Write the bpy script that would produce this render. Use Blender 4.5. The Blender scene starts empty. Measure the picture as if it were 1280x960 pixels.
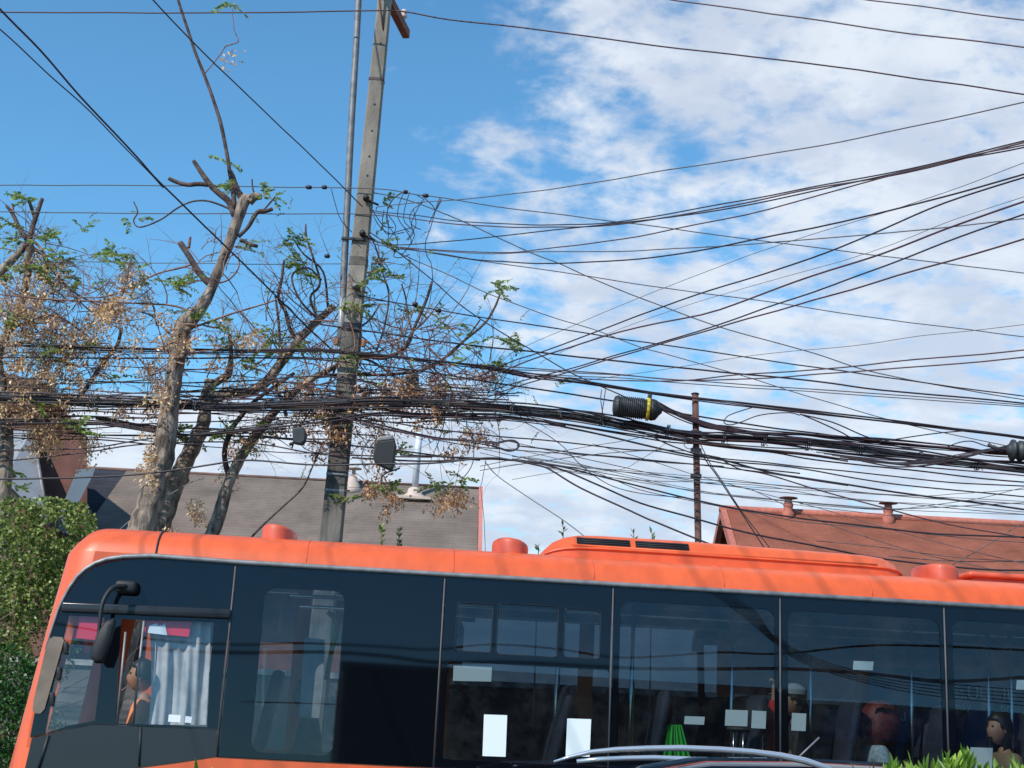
import bpy, bmesh, math, random
from mathutils import Vector, Matrix, noise
from math import sin, cos, tan, pi, radians as R
random.seed(7)
C = bpy.context.scene
COL = C.collection

# ------------------------------------------------------------------ camera
EYE = 1.8
F = 1800.0
PITCH, ROLL = 13.0, 3.0
camd = bpy.data.cameras.new('camera'); cam = bpy.data.objects.new('camera', camd); COL.objects.link(cam)
camd.sensor_width = 36; camd.lens = F/1280*36; camd.clip_start = .1; camd.clip_end = 3000
M = Matrix.Rotation(R(90+PITCH), 3, 'X') @ Matrix.Rotation(R(ROLL), 3, 'Z')
cam.matrix_world = Matrix.Translation((0, 0, EYE)) @ M.to_4x4()
C.camera = cam
CAM = Vector((0, 0, EYE))

# ------------------------------------------------------------------ world, sun, exposure
SUN_AZ = 222      # compass-like angle of the sun in the plane (0 = +Y, clockwise)
SUN_EL = 43
sdir = Vector((sin(R(SUN_AZ))*cos(R(SUN_EL)), cos(R(SUN_AZ))*cos(R(SUN_EL)), sin(R(SUN_EL))))
sl = bpy.data.lights.new('sun', 'SUN'); so = bpy.data.objects.new('sun', sl); COL.objects.link(so)
sl.energy = 4.3; sl.angle = R(.42); sl.color = (1, .95, .88)
so.rotation_euler = sdir.to_track_quat('Z', 'Y').to_euler(); so.location = sdir*60
C.view_settings.view_transform = 'Standard'; C.view_settings.look = 'None'
C.view_settings.gamma = 1; C.view_settings.use_curve_mapping = False
C.view_settings.exposure = 0.12

W = bpy.data.worlds.new('World'); C.world = W; W.use_nodes = True
nt = W.node_tree; N = nt.nodes; Lk = nt.links; N.clear()
def wn(t, **k):
    n = N.new(t)
    for a, b in k.items(): setattr(n, a, b)
    return n
def wmath(op, a, b=None, clamp=False):
    n = N.new('ShaderNodeMath'); n.operation = op; n.use_clamp = clamp
    for i, v in enumerate((a, b)):
        if v is None: continue
        if isinstance(v, (int, float)): n.inputs[i].default_value = v
        else: Lk.new(v, n.inputs[i])
    return n.outputs[0]
def wrange(v, a, b, c=0., d=1.):
    n = N.new('ShaderNodeMapRange'); n.interpolation_type = 'SMOOTHSTEP'
    Lk.new(v, n.inputs[0])
    for i, x in enumerate((a, b, c, d)): n.inputs[i+1].default_value = x
    return n.outputs[0]
sky = wn('ShaderNodeTexSky', sky_type='NISHITA', sun_disc=False, sun_elevation=R(SUN_EL), sun_rotation=R(SUN_AZ),
         altitude=500, air_density=1.0, dust_density=0.25, ozone_density=2.2)
tc = wn('ShaderNodeTexCoord'); sep = wn('ShaderNodeSeparateXYZ'); Lk.new(tc.outputs['Generated'], sep.inputs[0])
dx, dy, dz = sep.outputs
ysafe = wmath('MAXIMUM', dy, .15)
az = wmath('DIVIDE', dx, ysafe); el = wmath('DIVIDE', dz, ysafe)
zz = wmath('ADD', wmath('MAXIMUM', dz, 0.0), .22)
cu = wmath('DIVIDE', dx, zz); cv = wmath('DIVIDE', dy, zz)
comb = wn('ShaderNodeCombineXYZ'); Lk.new(cu, comb.inputs[0]); Lk.new(cv, comb.inputs[1]); comb.inputs[2].default_value = 3.1
def wnoise(scale, detail, rough, dist=0., off=0.):
    n = wn('ShaderNodeTexNoise'); n.inputs['Scale'].default_value = scale; n.inputs['Detail'].default_value = detail
    n.inputs['Roughness'].default_value = rough; n.inputs['Distortion'].default_value = dist
    mp = wn('ShaderNodeMapping'); mp.inputs['Location'].default_value = (off, off*.6, 0); Lk.new(comb.outputs[0], mp.inputs[0])
    Lk.new(mp.outputs[0], n.inputs[0]); return n.outputs[0]
n_small = wnoise(12.5, 7, .56, .12, 3.8)
n_big = wnoise(2.6, 3, .5, 0, 1.1)
n_tone = wnoise(7.0, 6, .58, .2, 11.)
right = wrange(wmath('ADD', az, wmath('MULTIPLY', el, -.10)), -.30, .05)
low = wrange(wmath('ADD', el, wmath('MULTIPLY', az, -.35)), .37, .20)
base = wrange(el, .232, .19)
cover = wmath('MAXIMUM', wmath('MAXIMUM', right, low), wmath('MULTIPLY', base, 1.35))
cover = wmath('ADD', cover, wmath('MULTIPLY', wrange(az, .05, .26), .11))
cover = wmath('MULTIPLY', cover, wrange(dy, .1, .5))
dens = wmath('ADD', wmath('MULTIPLY', n_small, .60), wmath('MULTIPLY', n_big, .40))
dens = wmath('ADD', dens, wmath('MULTIPLY', wmath('SUBTRACT', cover, 1.0), .34))
cl = wmath('MULTIPLY', wrange(dens, .365, .55), wrange(wnoise(21., 5, .6, .1, 4.), .30, .47, .72, 1.))
ctone = wn('ShaderNodeMixRGB'); Lk.new(wrange(n_tone, .38, .66), ctone.inputs[0])
ctone.inputs[1].default_value = (3.9, 4.4, 5.3, 1); ctone.inputs[2].default_value = (5.25, 5.65, 6.2, 1)
tint = wn('ShaderNodeMixRGB', blend_type='MULTIPLY'); tint.inputs[0].default_value = 1
tint.inputs[2].default_value = (.66, 1.14, 1.26, 1); Lk.new(sky.outputs[0], tint.inputs[1])
mix = wn('ShaderNodeMixRGB'); Lk.new(wmath('MULTIPLY', cl, .94), mix.inputs[0]); Lk.new(tint.outputs[0], mix.inputs[1]); Lk.new(ctone.outputs[0], mix.inputs[2])
bg = wn('ShaderNodeBackground'); bg.inputs[1].default_value = .145; Lk.new(mix.outputs[0], bg.inputs[0])
wo = wn('ShaderNodeOutputWorld'); Lk.new(bg.outputs[0], wo.inputs[0])
C.cycles.max_bounces = 8; C.cycles.transparent_max_bounces = 24; C.cycles.glossy_bounces = 3
C.cycles.diffuse_bounces = 3; C.cycles.caustics_reflective = False; C.cycles.caustics_refractive = False

# ------------------------------------------------------------------ helpers
def ray(px, py): return M @ Vector((px-640, -(py-480), -F))
def at(px, py, Y):
    d = ray(px, py); return CAM + d*(Y/d.y)
def pxm(Y): return Y/F*1.03        # metres per pixel at depth Y

rnd_ = random.Random(2)
class MB:
    def __init__(s): s.v = []; s.f = []; s.sm = []
    def add(s, vs, fs, smooth=False):
        o = len(s.v); s.v += [Vector(p) for p in vs]; s.f += [tuple(i+o for i in f) for f in fs]; s.sm += [smooth]*len(fs)
    def box(s, c, d, ax=None):
        c = Vector(c); X, Y, Z = ax if ax else (Vector((1,0,0)), Vector((0,1,0)), Vector((0,0,1)))
        X = X*d[0]/2; Y = Y*d[1]/2; Z = Z*d[2]/2
        vs = [c+X*a+Y*b+Z*g for a in (-1,1) for b in (-1,1) for g in (-1,1)]
        s.add(vs, [(0,1,3,2),(4,6,7,5),(0,4,5,1),(2,3,7,6),(0,2,6,4),(1,5,7,3)])
    def rbox(s, c, d, r, ax=None, seg=2):
        bm = bmesh.new(); bmesh.ops.create_cube(bm, size=1)
        for v in bm.verts: v.co = Vector((v.co.x*d[0], v.co.y*d[1], v.co.z*d[2]))
        bmesh.ops.bevel(bm, geom=bm.edges[:], offset=r, segments=seg, profile=.5, affect='EDGES')
        X, Y, Z = ax if ax else (Vector((1,0,0)), Vector((0,1,0)), Vector((0,0,1)))
        c = Vector(c)
        bm.verts.index_update()
        s.add([c+X*v.co.x+Y*v.co.y+Z*v.co.z for v in bm.verts], [[v.index for v in f.verts] for f in bm.faces], True); bm.free()
    def tube(s, pts, r, n=6, caps=True, smooth=True):
        pts = [Vector(p) for p in pts]
        if not isinstance(r, (list, tuple)): r = [r]*len(pts)
        t0 = (pts[1]-pts[0]).normalized()
        up = Vector((0,0,1)) if abs(t0.z) < .9 else Vector((1,0,0))
        x = t0.cross(up).normalized(); vs = []
        for i, p in enumerate(pts):
            t = (pts[min(i+1, len(pts)-1)]-pts[max(i-1, 0)])
            if t.length < 1e-9: t = t0
            t.normalize(); x = (x-t*x.dot(t))
            if x.length < 1e-6: x = t.orthogonal()
            x.normalize(); y = t.cross(x)
            for k in range(n):
                a = 2*pi*k/n; vs.append(p+(x*cos(a)+y*sin(a))*r[i])
        fs = []
        for i in range(len(pts)-1):
            for k in range(n):
                a = i*n+k; b = i*n+(k+1) % n; fs.append((a, b, b+n, a+n))
        if caps: fs.append(tuple(reversed(range(n)))); fs.append(tuple(range((len(pts)-1)*n, len(pts)*n)))
        s.add(vs, fs, smooth)
    def lathe(s, c, prof, n=16, ax=None):
        X, Y, Z = ax if ax else (Vector((1,0,0)), Vector((0,1,0)), Vector((0,0,1))); c = Vector(c)
        vs = []
        for (r, z) in prof:
            for k in range(n):
                a = 2*pi*k/n; vs.append(c+X*(r*cos(a))+Y*(r*sin(a))+Z*z)
        fs = []
        for i in range(len(prof)-1):
            for k in range(n):
                a = i*n+k; b = i*n+(k+1) % n; fs.append((a, b, b+n, a+n))
        fs.append(tuple(reversed(range(n)))); fs.append(tuple(range((len(prof)-1)*n, len(prof)*n)))
        s.add(vs, fs, True)
    def blob(s, c, r, jit=.0, n=0):
        if r < .02:
            q = [rnd_.uniform(.75, 1.3)*r for _ in range(3)]; c = Vector(c)
            s.add([c+Vector(v) for v in ((q[0],0,0),(-q[0],0,0),(0,q[1],0),(0,-q[1],0),(0,0,q[2]),(0,0,-q[2]))], [(0,2,4),(2,1,4),(1,3,4),(3,0,4),(2,0,5),(1,2,5),(3,1,5),(0,3,5)], True); return
        # icosahedron
        t = (1+5**.5)/2; q = r/math.sqrt(1+t*t)
        V = [(-1,t,0),(1,t,0),(-1,-t,0),(1,-t,0),(0,-1,t),(0,1,t),(0,-1,-t),(0,1,-t),(t,0,-1),(t,0,1),(-t,0,-1),(-t,0,1)]
        Fc = [(0,11,5),(0,5,1),(0,1,7),(0,7,10),(0,10,11),(1,5,9),(5,11,4),(11,10,2),(10,7,6),(7,1,8),(3,9,4),(3,4,2),(3,2,6),(3,6,8),(3,8,9),(4,9,5),(2,4,11),(6,2,10),(8,6,7),(9,8,1)]
        c = Vector(c); s.add([c+Vector(v)*q for v in V], Fc, True)
    def build(s, name, mat, parent=None, origin=None, bevel=None):
        me = bpy.data.meshes.new(name)
        if parent is not None: org = ORG[parent.name]
        elif origin is not None: org = Vector(origin)
        else:
            n = max(1, len(s.v)); org = Vector((sum(v.x for v in s.v)/n, sum(v.y for v in s.v)/n, min(v.z for v in s.v)))
        me.from_pydata([v-org for v in s.v], [], s.f); me.polygons.foreach_set('use_smooth', s.sm)
        for m_ in (mat if isinstance(mat, list) else [mat]): me.materials.append(m_)
        me.update()
        o = bpy.data.objects.new(name, me); COL.objects.link(o)
        if parent is not None: o.parent = parent
        else: o.location = org
        ORG[o.name] = org
        if bevel:
            b = o.modifiers.new('b', 'BEVEL'); b.width = bevel; b.segments = 2; b.limit_method = 'ANGLE'
        return o
ORG = {}
def tag(o, label, cat, group=None):
    o['label'] = label; o['category'] = cat
    if group: o['group'] = group
    return o
def thing(name, label, cat, loc, group=None):
    o = bpy.data.objects.new(name, None); COL.objects.link(o); o.location = loc; o.empty_display_size = .2
    ORG[o.name] = Vector(loc); return tag(o, label, cat, group)
def struct(o): o['kind'] = 'structure'; return o
def stuff(o): o['kind'] = 'stuff'; return o
def crom(pts, per=6):
    # Catmull-Rom through tuples of any dimension
    if len(pts) < 3: 
        a, b = pts[0], pts[-1]; return [tuple(a[k]+(b[k]-a[k])*i/per for k in range(len(a))) for i in range(per+1)]
    P = [tuple(2*pts[0][k]-pts[1][k] for k in range(len(pts[0])))]+list(pts)+[tuple(2*pts[-1][k]-pts[-2][k] for k in range(len(pts[0])))]
    out = []
    for i in range(1, len(P)-2):
        for j in range(per):
            t = j/per; r = []
            for k in range(len(P[0])):
                a, b, c, d = P[i-1][k], P[i][k], P[i+1][k], P[i+2][k]
                r.append(.5*((2*b)+(-a+c)*t+(2*a-5*b+4*c-d)*t*t+(-a+3*b-3*c+d)*t**3))
            out.append(tuple(r))
    out.append(tuple(pts[-1])); return out

# ------------------------------------------------------------------ materials
def mat(name, col, rough=.6, metal=0., var=0., scale=8., bump=0., bscale=None, col2=None, coat=0., spec=.5, detail=5, trans=0., stretch=None):
    m = bpy.data.materials.new(name); m.use_nodes = True; t = m.node_tree; b = t.nodes['Principled BSDF']
    b.inputs['Base Color'].default_value = (*col, 1); b.inputs['Roughness'].default_value = rough; b.inputs['Metallic'].default_value = metal
    b.inputs['Coat Weight'].default_value = coat; b.inputs['Specular IOR Level'].default_value = spec
    if var or col2 or bump:
        tcn = t.nodes.new('ShaderNodeTexCoord'); mp = t.nodes.new('ShaderNodeMapping'); t.links.new(tcn.outputs['Object'], mp.inputs[0])
        if stretch: mp.inputs['Scale'].default_value = stretch
    if var or col2:
        n = t.nodes.new('ShaderNodeTexNoise'); n.inputs['Scale'].default_value = scale; n.inputs['Detail'].default_value = detail
        t.links.new(mp.outputs[0], n.inputs[0])
        r = t.nodes.new('ShaderNodeValToRGB'); e = r.color_ramp.elements; e[0].position = .35; e[1].position = .68
        c2 = col2 if col2 else tuple(min(1, x*(1+var)) for x in col); c1 = col if col2 else tuple(x*(1-var) for x in col)
        e[0].color = (*c1, 1); e[1].color = (*c2, 1)
        t.links.new(n.outputs[0], r.inputs[0]); t.links.new(r.outputs[0], b.inputs['Base Color'])
    if bump:
        n2 = t.nodes.new('ShaderNodeTexNoise'); n2.inputs['Scale'].default_value = bscale or scale*3; n2.inputs['Detail'].default_value = 6
        t.links.new(mp.outputs[0], n2.inputs[0])
        bp = t.nodes.new('ShaderNodeBump'); bp.inputs['Strength'].default_value = bump; bp.inputs['Distance'].default_value = .02
        t.links.new(n2.outputs[0], bp.inputs['Height']); t.links.new(bp.outputs[0], b.inputs['Normal'])
    return m
def leafmat(name, c1, c2, tr=.35):
    m = bpy.data.materials.new(name); m.use_nodes = True; t = m.node_tree; t.nodes.clear()
    o = t.nodes.new('ShaderNodeOutputMaterial'); d = t.nodes.new('ShaderNodeBsdfPrincipled'); l = t.nodes.new('ShaderNodeBsdfTranslucent'); x = t.nodes.new('ShaderNodeMixShader')
    g = t.nodes.new('ShaderNodeNewGeometry'); r = t.nodes.new('ShaderNodeValToRGB'); r.color_ramp.elements[0].color = (*c1, 1); r.color_ramp.elements[1].color = (*c2, 1)
    t.links.new(g.outputs['Random Per Island'], r.inputs[0])
    for q in (d.inputs['Base Color'], l.inputs['Color']): t.links.new(r.outputs[0], q)
    d.inputs['Roughness'].default_value = .45; x.inputs[0].default_value = tr
    t.links.new(d.outputs[0], x.inputs[1]); t.links.new(l.outputs[0], x.inputs[2]); t.links.new(x.outputs[0], o.inputs[0]); return m
def glassmat(name, tintc, refl=.1, rough=.0, wav=0.):
    m = bpy.data.materials.new(name); m.use_nodes = True; m.use_transparent_shadow = True; t = m.node_tree; t.nodes.clear()
    o = t.nodes.new('ShaderNodeOutputMaterial'); g = t.nodes.new('ShaderNodeBsdfGlossy'); g.inputs['Roughness'].default_value = rough; g.inputs['Color'].default_value = (.74, .82, 1, 1)
    tr = t.nodes.new('ShaderNodeBsdfTransparent'); tr.inputs[0].default_value = (*tintc, 1)
    lwn = t.nodes.new('ShaderNodeLayerWeight'); lwn.inputs[0].default_value = .5; lw = t.nodes.new('ShaderNodeMath'); lw.operation = 'POWER'; lw.inputs[1].default_value = 5; t.links.new(lwn.outputs['Facing'], lw.inputs[0])
    ad = t.nodes.new('ShaderNodeMath'); ad.operation = 'ADD'; ad.use_clamp = True; ad.inputs[1].default_value = refl
    t.links.new(lw.outputs[0], ad.inputs[0])
    if wav:
        tcn = t.nodes.new('ShaderNodeTexCoord'); n = t.nodes.new('ShaderNodeTexNoise'); n.inputs['Scale'].default_value = .9; n.inputs['Detail'].default_value = 1
        t.links.new(tcn.outputs['Object'], n.inputs[0]); bp = t.nodes.new('ShaderNodeBump'); bp.inputs['Strength'].default_value = wav; bp.inputs['Distance'].default_value = .02
        t.links.new(n.outputs[0], bp.inputs['Height']); t.links.new(bp.outputs[0], g.inputs['Normal'])
    x = t.nodes.new('ShaderNodeMixShader'); t.links.new(ad.outputs[0], x.inputs[0]); t.links.new(tr.outputs[0], x.inputs[1]); t.links.new(g.outputs[0], x.inputs[2])
    # a thin uneven film of road dust
    dt = t.nodes.new('ShaderNodeBsdfDiffuse'); dt.inputs[0].default_value = (.42, .40, .37, 1); tc2 = t.nodes.new('ShaderNodeTexCoord'); nn = t.nodes.new('ShaderNodeTexNoise'); nn.inputs['Scale'].default_value = 3.2; nn.inputs['Detail'].default_value = 9; nn.inputs['Roughness'].default_value = .75
    t.links.new(tc2.outputs['Object'], nn.inputs[0]); mr = t.nodes.new('ShaderNodeMapRange'); mr.inputs[1].default_value = .45; mr.inputs[2].default_value = .8; mr.inputs[3].default_value = .004; mr.inputs[4].default_value = .05; t.links.new(nn.outputs[0], mr.inputs[0])
    x2 = t.nodes.new('ShaderNodeMixShader'); t.links.new(mr.outputs[0], x2.inputs[0]); t.links.new(x.outputs[0], x2.inputs[1]); t.links.new(dt.outputs[0], x2.inputs[2]); t.links.new(x2.outputs[0], o.inputs[0]); return m

def m_courses(name, c1, c2, rowh, bumpy=.35, brick=None, mort=.03, colw=.35):
    # shingle / tile rows on a sloping sheet: brick texture in UV-free object space (x, z)
    m = bpy.data.materials.new(name); m.use_nodes = True; t = m.node_tree; b = t.nodes['Principled BSDF']; b.inputs['Roughness'].default_value = .95; b.inputs['Specular IOR Level'].default_value = .15
    tcn = t.nodes.new('ShaderNodeTexCoord'); sp = t.nodes.new('ShaderNodeSeparateXYZ'); cb = t.nodes.new('ShaderNodeCombineXYZ')
    t.links.new(tcn.outputs['Object'], sp.inputs[0]); t.links.new(sp.outputs[0], cb.inputs[0]); t.links.new(sp.outputs[2], cb.inputs[1])
    br = t.nodes.new('ShaderNodeTexBrick'); br.inputs['Scale'].default_value = 1; br.inputs['Brick Width'].default_value = colw; br.inputs['Row Height'].default_value = rowh
    br.inputs['Mortar Size'].default_value = rowh*mort*3; br.inputs['Mortar Smooth'].default_value = .3
    br.inputs['Color1'].default_value = (*c1, 1); br.inputs['Color2'].default_value = (*c2, 1); br.inputs['Mortar'].default_value = (*[x*.84 for x in c1], 1)
    t.links.new(cb.outputs[0], br.inputs[0])
    n = t.nodes.new('ShaderNodeTexNoise'); n.inputs['Scale'].default_value = 1.3; n.inputs['Detail'].default_value = 8; n.inputs['Roughness'].default_value = .7; t.links.new(tcn.outputs['Object'], n.inputs[0])
    mr = t.nodes.new('ShaderNodeMapRange'); mr.inputs[1].default_value = .3; mr.inputs[2].default_value = .7; mr.inputs[3].default_value = .70; mr.inputs[4].default_value = 1.22; t.links.new(n.outputs[0], mr.inputs[0])
    mx = t.nodes.new('ShaderNodeMixRGB'); mx.blend_type = 'MULTIPLY'; mx.inputs[0].default_value = 1; t.links.new(br.outputs[0], mx.inputs[1]); t.links.new(mr.outputs[0], mx.inputs[2])
    t.links.new(mx.outputs[0], b.inputs['Base Color'])
    bp = t.nodes.new('ShaderNodeBump'); bp.inputs['Strength'].default_value = bumpy; bp.inputs['Distance'].default_value = .02; bp.invert = True
    t.links.new(br.outputs['Fac'], bp.inputs['Height']); t.links.new(bp.outputs[0], b.inputs['Normal']); return m

m_orange = mat('orange_paint', (.72, .112, .030), .42, var=.10, scale=3.5, coat=.15, stretch=(2.2, 2.2, .6))
m_orange_dk = mat('orange_paint_old', (.62, .095, .042), .5, var=.15, scale=6, coat=.2)
m_frit = mat('black_gloss', (.003, .004, .006), .03, spec=.38)
m_cabpanel = mat('dark_grey_panel', (.028, .030, .036), .2, spec=.3)
m_glass = glassmat('tinted_glass', (.50, .56, .575), .044, wav=.03)
m_glass_far = glassmat('tinted_glass_far', (.06, .09, .13), .03)
m_glass_clear = glassmat('clear_glass', (.82, .88, .90), .05)
m_frit.node_tree.nodes['Principled BSDF'].inputs['Specular Tint'].default_value = (.74, .82, 1, 1)
m_alu = mat('dull_aluminium', (.25, .24, .24), .5, .35, var=.2, scale=14)
m_gasket = mat('grey_joint', (.085, .08, .085), .6)
m_rubber = mat('black_rubber', (.018, .018, .02), .55)
m_blkplastic = mat('black_plastic', (.014, .014, .016), .62, bump=.1, scale=20)
m_inner = mat('interior_grey', (.20, .20, .21), .7)
m_floor = mat('vinyl_floor', (.06, .06, .065), .6)
m_seat = mat('blue_seat_fabric', (.022, .028, .05), .8, var=.3, scale=40)
m_chrome = mat('steel_rail', (.62, .64, .66), .22, 1.)
m_yellow = mat('yellow_rail', (.75, .50, .02), .4)
m_paper = mat('white_paper', (.80, .84, .83), .7)
m_red = mat('red_film', (.75, .02, .06), .5)
m_white = mat('white_film', (.8, .82, .85), .6)
m_curtain = mat('curtain_cloth', (.46, .42, .42), .9, var=.15, scale=12)
m_tan = mat('bronze_strip', (.24, .17, .12), .3, var=.25, scale=5)
m_green = mat('green_cloth', (.02, .42, .04), .7)
m_concrete = mat('pole_concrete', (.17, .145, .12), .9, col2=(.31, .27, .225), scale=5, bump=.35, bscale=45, stretch=(1, 1, .35))
m_concrete_dk = mat('dark_concrete', (.05, .045, .042), .9, col2=(.2, .175, .15), scale=6, bump=.5, bscale=30, stretch=(1, 1, .3))  # darker tone used to paint shade onto the pole
m_galv = mat('galvanised_pipe', (.20, .195, .20), .55, .3, var=.25, scale=9)
m_rust = mat('rusty_steel', (.075, .03, .022), .8, col2=(.15, .07, .055), scale=7, bump=.2, stretch=(1, 1, .3))
m_wood = mat('crossarm_wood', (.15, .045, .028), .8, col2=(.24, .09, .055), scale=10, bump=.3)
m_cable = mat('cable_black', (.024, .017, .025), .5)
m_cable2 = mat('cable_brownish', (.075, .038, .045), .55)
m_cable3 = mat('cable_grey', (.10, .095, .10), .6)
m_bark = mat('tree_bark', (.085, .062, .05), .95, col2=(.40, .31, .245), scale=13, bump=1.3, bscale=26, stretch=(1, 1, .35))
m_barkr = mat('reddish_bark', (.15, .07, .06), .9, col2=(.30, .18, .14), scale=14, bump=.3)
m_barkdk = mat('dark_limb_bark', (.045, .028, .026), .9, col2=(.15, .10, .085), scale=12, bump=.5)
m_twig = mat('twig_bark', (.17, .075, .065), .85, col2=(.30, .18, .14), scale=3)
m_leaf = leafmat('tree_leaf', (.07, .16, .03), (.42, .52, .14), .45)
m_leafdull = leafmat('dull_leaf', (.035, .075, .03), (.10, .17, .06))
m_bush = leafmat('bush_leaf', (.05, .09, .015), (.36, .42, .11), .3)
m_ivy = leafmat('ivy_leaf', (.015, .05, .010), (.05, .15, .022), .2)
m_shoot = leafmat('bright_leaf', (.07, .18, .02), (.45, .62, .10), .4)
m_berry = leafmat('dry_berry', (.62, .36, .16), (.96, .70, .42), .35)
m_berrydk = leafmat('brown_berry', (.45, .21, .09), (.88, .54, .29), .35)
m_asphalt = mat('asphalt', (.045, .045, .047), .9, var=.3, scale=30, bump=.4, bscale=150)
m_pave = mat('paving', (.26, .25, .235), .9, var=.15, scale=6, bump=.2)
m_kerb = mat('kerb_concrete', (.36, .35, .33), .9, var=.15, scale=8)
m_soil = mat('soil', (.09, .065, .045), .95, var=.3, scale=12, bump=.6)
m_paint = mat('road_paint', (.75, .74, .70), .7, var=.1, scale=20)
m_ground = mat('dry_ground', (.15, .14, .10), .95, var=.3, scale=1.2)
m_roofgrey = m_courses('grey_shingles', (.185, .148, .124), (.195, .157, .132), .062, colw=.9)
m_roofdark = m_courses('shaded_shingles', (.035, .038, .048), (.045, .048, .06), .085)  # shade on the turned roof facet put into the shingle colour
m_rooftile = m_courses('red_tiles', (.25, .084, .054), (.275, .094, .060), .05, colw=.22)
m_redbrown = mat('redbrown_wall', (.17, .07, .055), .85, var=.25, scale=3, bump=.2)
m_gardenwall = mat('garden_wall_render', (.13, .12, .115), .9, var=.25, scale=2)
m_brownwood = mat('brown_boards', (.16, .09, .07), .85, var=.3, scale=4, bump=.3)
m_pinkboard = mat('pinkish_board', (.55, .20, .16), .7, var=.1, scale=5)
m_sheet = mat('grey_sheet_metal', (.33, .34, .36), .45, .25, var=.12, scale=2.5)
m_bluegrey = mat('bluegrey_sheet', (.14, .19, .24), .6, var=.1, scale=2)
m_darkwall = mat('dark_gable', (.05, .045, .045), .9)
m_terra = mat('terracotta_flue', (.42, .13, .09), .8, var=.15, scale=12)
m_cream = mat('cream_flashing', (.55, .43, .36), .8, var=.12, scale=9)
m_flue = mat('pale_flue', (.66, .70, .74), .5, var=.06, scale=8)
m_plaster = mat('shop_plaster', (.10, .085, .075), .9, var=.25, scale=1.5)
m_skin = mat('skin', (.26, .13, .09), .55)
m_skin2 = mat('skin_tan', (.33, .16, .10), .55)
m_carpaint = mat('car_paint', (.012, .013, .017), .12, coat=1.)
m_silver = mat('silver_rail', (.62, .63, .66), .25, .7)
m_tyre = mat('tyre', (.02, .02, .02), .8)
m_yelband = mat('yellow_band', (.62, .46, .03), .6, var=.2, scale=20)
m_closure = mat('closure_grey', (.03, .036, .038), .55, var=.2, scale=10)
m_clamp = mat('rusty_clamp', (.25, .09, .03), .8, col2=(.42, .20, .09), scale=12)
m_cloudstub = None

# ------------------------------------------------------------------ ground, road, median, pavements
def sheet(name, x0, x1, y0, y1, z, m, z1=None):
    b = MB()
    if z1 is None: b.add([(x0,y0,z),(x1,y0,z),(x1,y1,z),(x0,y1,z)], [(0,1,2,3)])
    else: b.box(((x0+x1)/2, (y0+y1)/2, (z+z1)/2), (x1-x0, y1-y0, z1-z))
    return struct(b.build(name, m, origin=((x0+x1)/2, (y0+y1)/2, z)))
sheet('ground', -900, 900, -900, 1500, -.02, m_ground)
sheet('road', -120, 120, 6.6, 15.2, .0, m_asphalt)
sheet('road', -120, 120, -6.0, 3.8, .0, m_asphalt)
for k in range(-9, 10):
    sheet('lane_marking', k*6-1.5, k*6+1.5, 10.15, 10.27, .004, m_paint)
sheet('median', -120, 120, 4.0, 6.4, -.01, m_soil, .12)
sheet('kerb', -120, 120, 3.8, 4.0, -.01, m_kerb, .14)
sheet('kerb', -120, 120, 6.4, 6.6, -.01, m_kerb, .14)
sheet('kerb', -120, 120, 15.2, 15.4, -.01, m_kerb, .14)
sheet('pavement', -120, 120, 15.4, 20.5, -.01, m_pave, .13)
sheet('pavement', -120, 120, -9.6, -6.2, -.01, m_pave, .13)
sheet('kerb', -120, 120, -6.2, -6.0, -.01, m_kerb, .14)

# ------------------------------------------------------------------ bus frame of reference
BD, BYAW, BTILT = 11.5, R(4), R(2.5)
Ba = Vector((cos(BYAW), sin(BYAW), 0)); Bb = Vector((-sin(BYAW), cos(BYAW), 0)); BP = Vector((0, BD, 0))
TT = tan(BTILT)
def vs_(z): return (z-EYE)*TT
def BW(u, v, z): return BP+Ba*u+Bb*v+Vector((0,0,z))
def BS(u, z, out=0.): return BW(u, vs_(z)-out, z)       # point on the near side wall, moved outward
def b2(px, py, vin=0.):
    # pixel -> (u, z) on the side plane shifted inward by vin
    d = ray(px, py); O = CAM
    # v(P) - (z-EYE)*TT = vin
    f0 = (O-BP).dot(Bb)-(O.z-EYE)*TT-vin; f1 = d.dot(Bb)-d.z*TT
    s = -f0/f1; P = O+d*s; return (P-BP).dot(Ba), P.z
BUSW = 2.5
ZT = sum(b2(*q)[1] for q in [(190,697),(300,706),(556,720),(767,733),(975,746),(1180,757),(1279,762)])/7
ZB = sum(b2(*q)[1] for q in [(300,949.5),(420,953),(540,958)])/3
sil = [b2(x+14, y) for x, y in [(5,960),(20,900),(45,810),(60,755),(75,702)]]
def uf(z):
    # front extent by height
    (u0, z0), (u1, z1) = sil[0], sil[-1]
    return u0+(u1-u0)*(z-z0)/(z1-z0) - .10
RF = .26
U0 = uf(1.8); UEND = U0+12.0
print('BUS', ZT, ZB, U0, UEND)

bus = thing('city_bus', 'long orange city bus with black glass side and rounded roof, driving left', 'bus', BW((U0+UEND)/2, BUSW/2, 0))
ZR = ZT+.275
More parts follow.
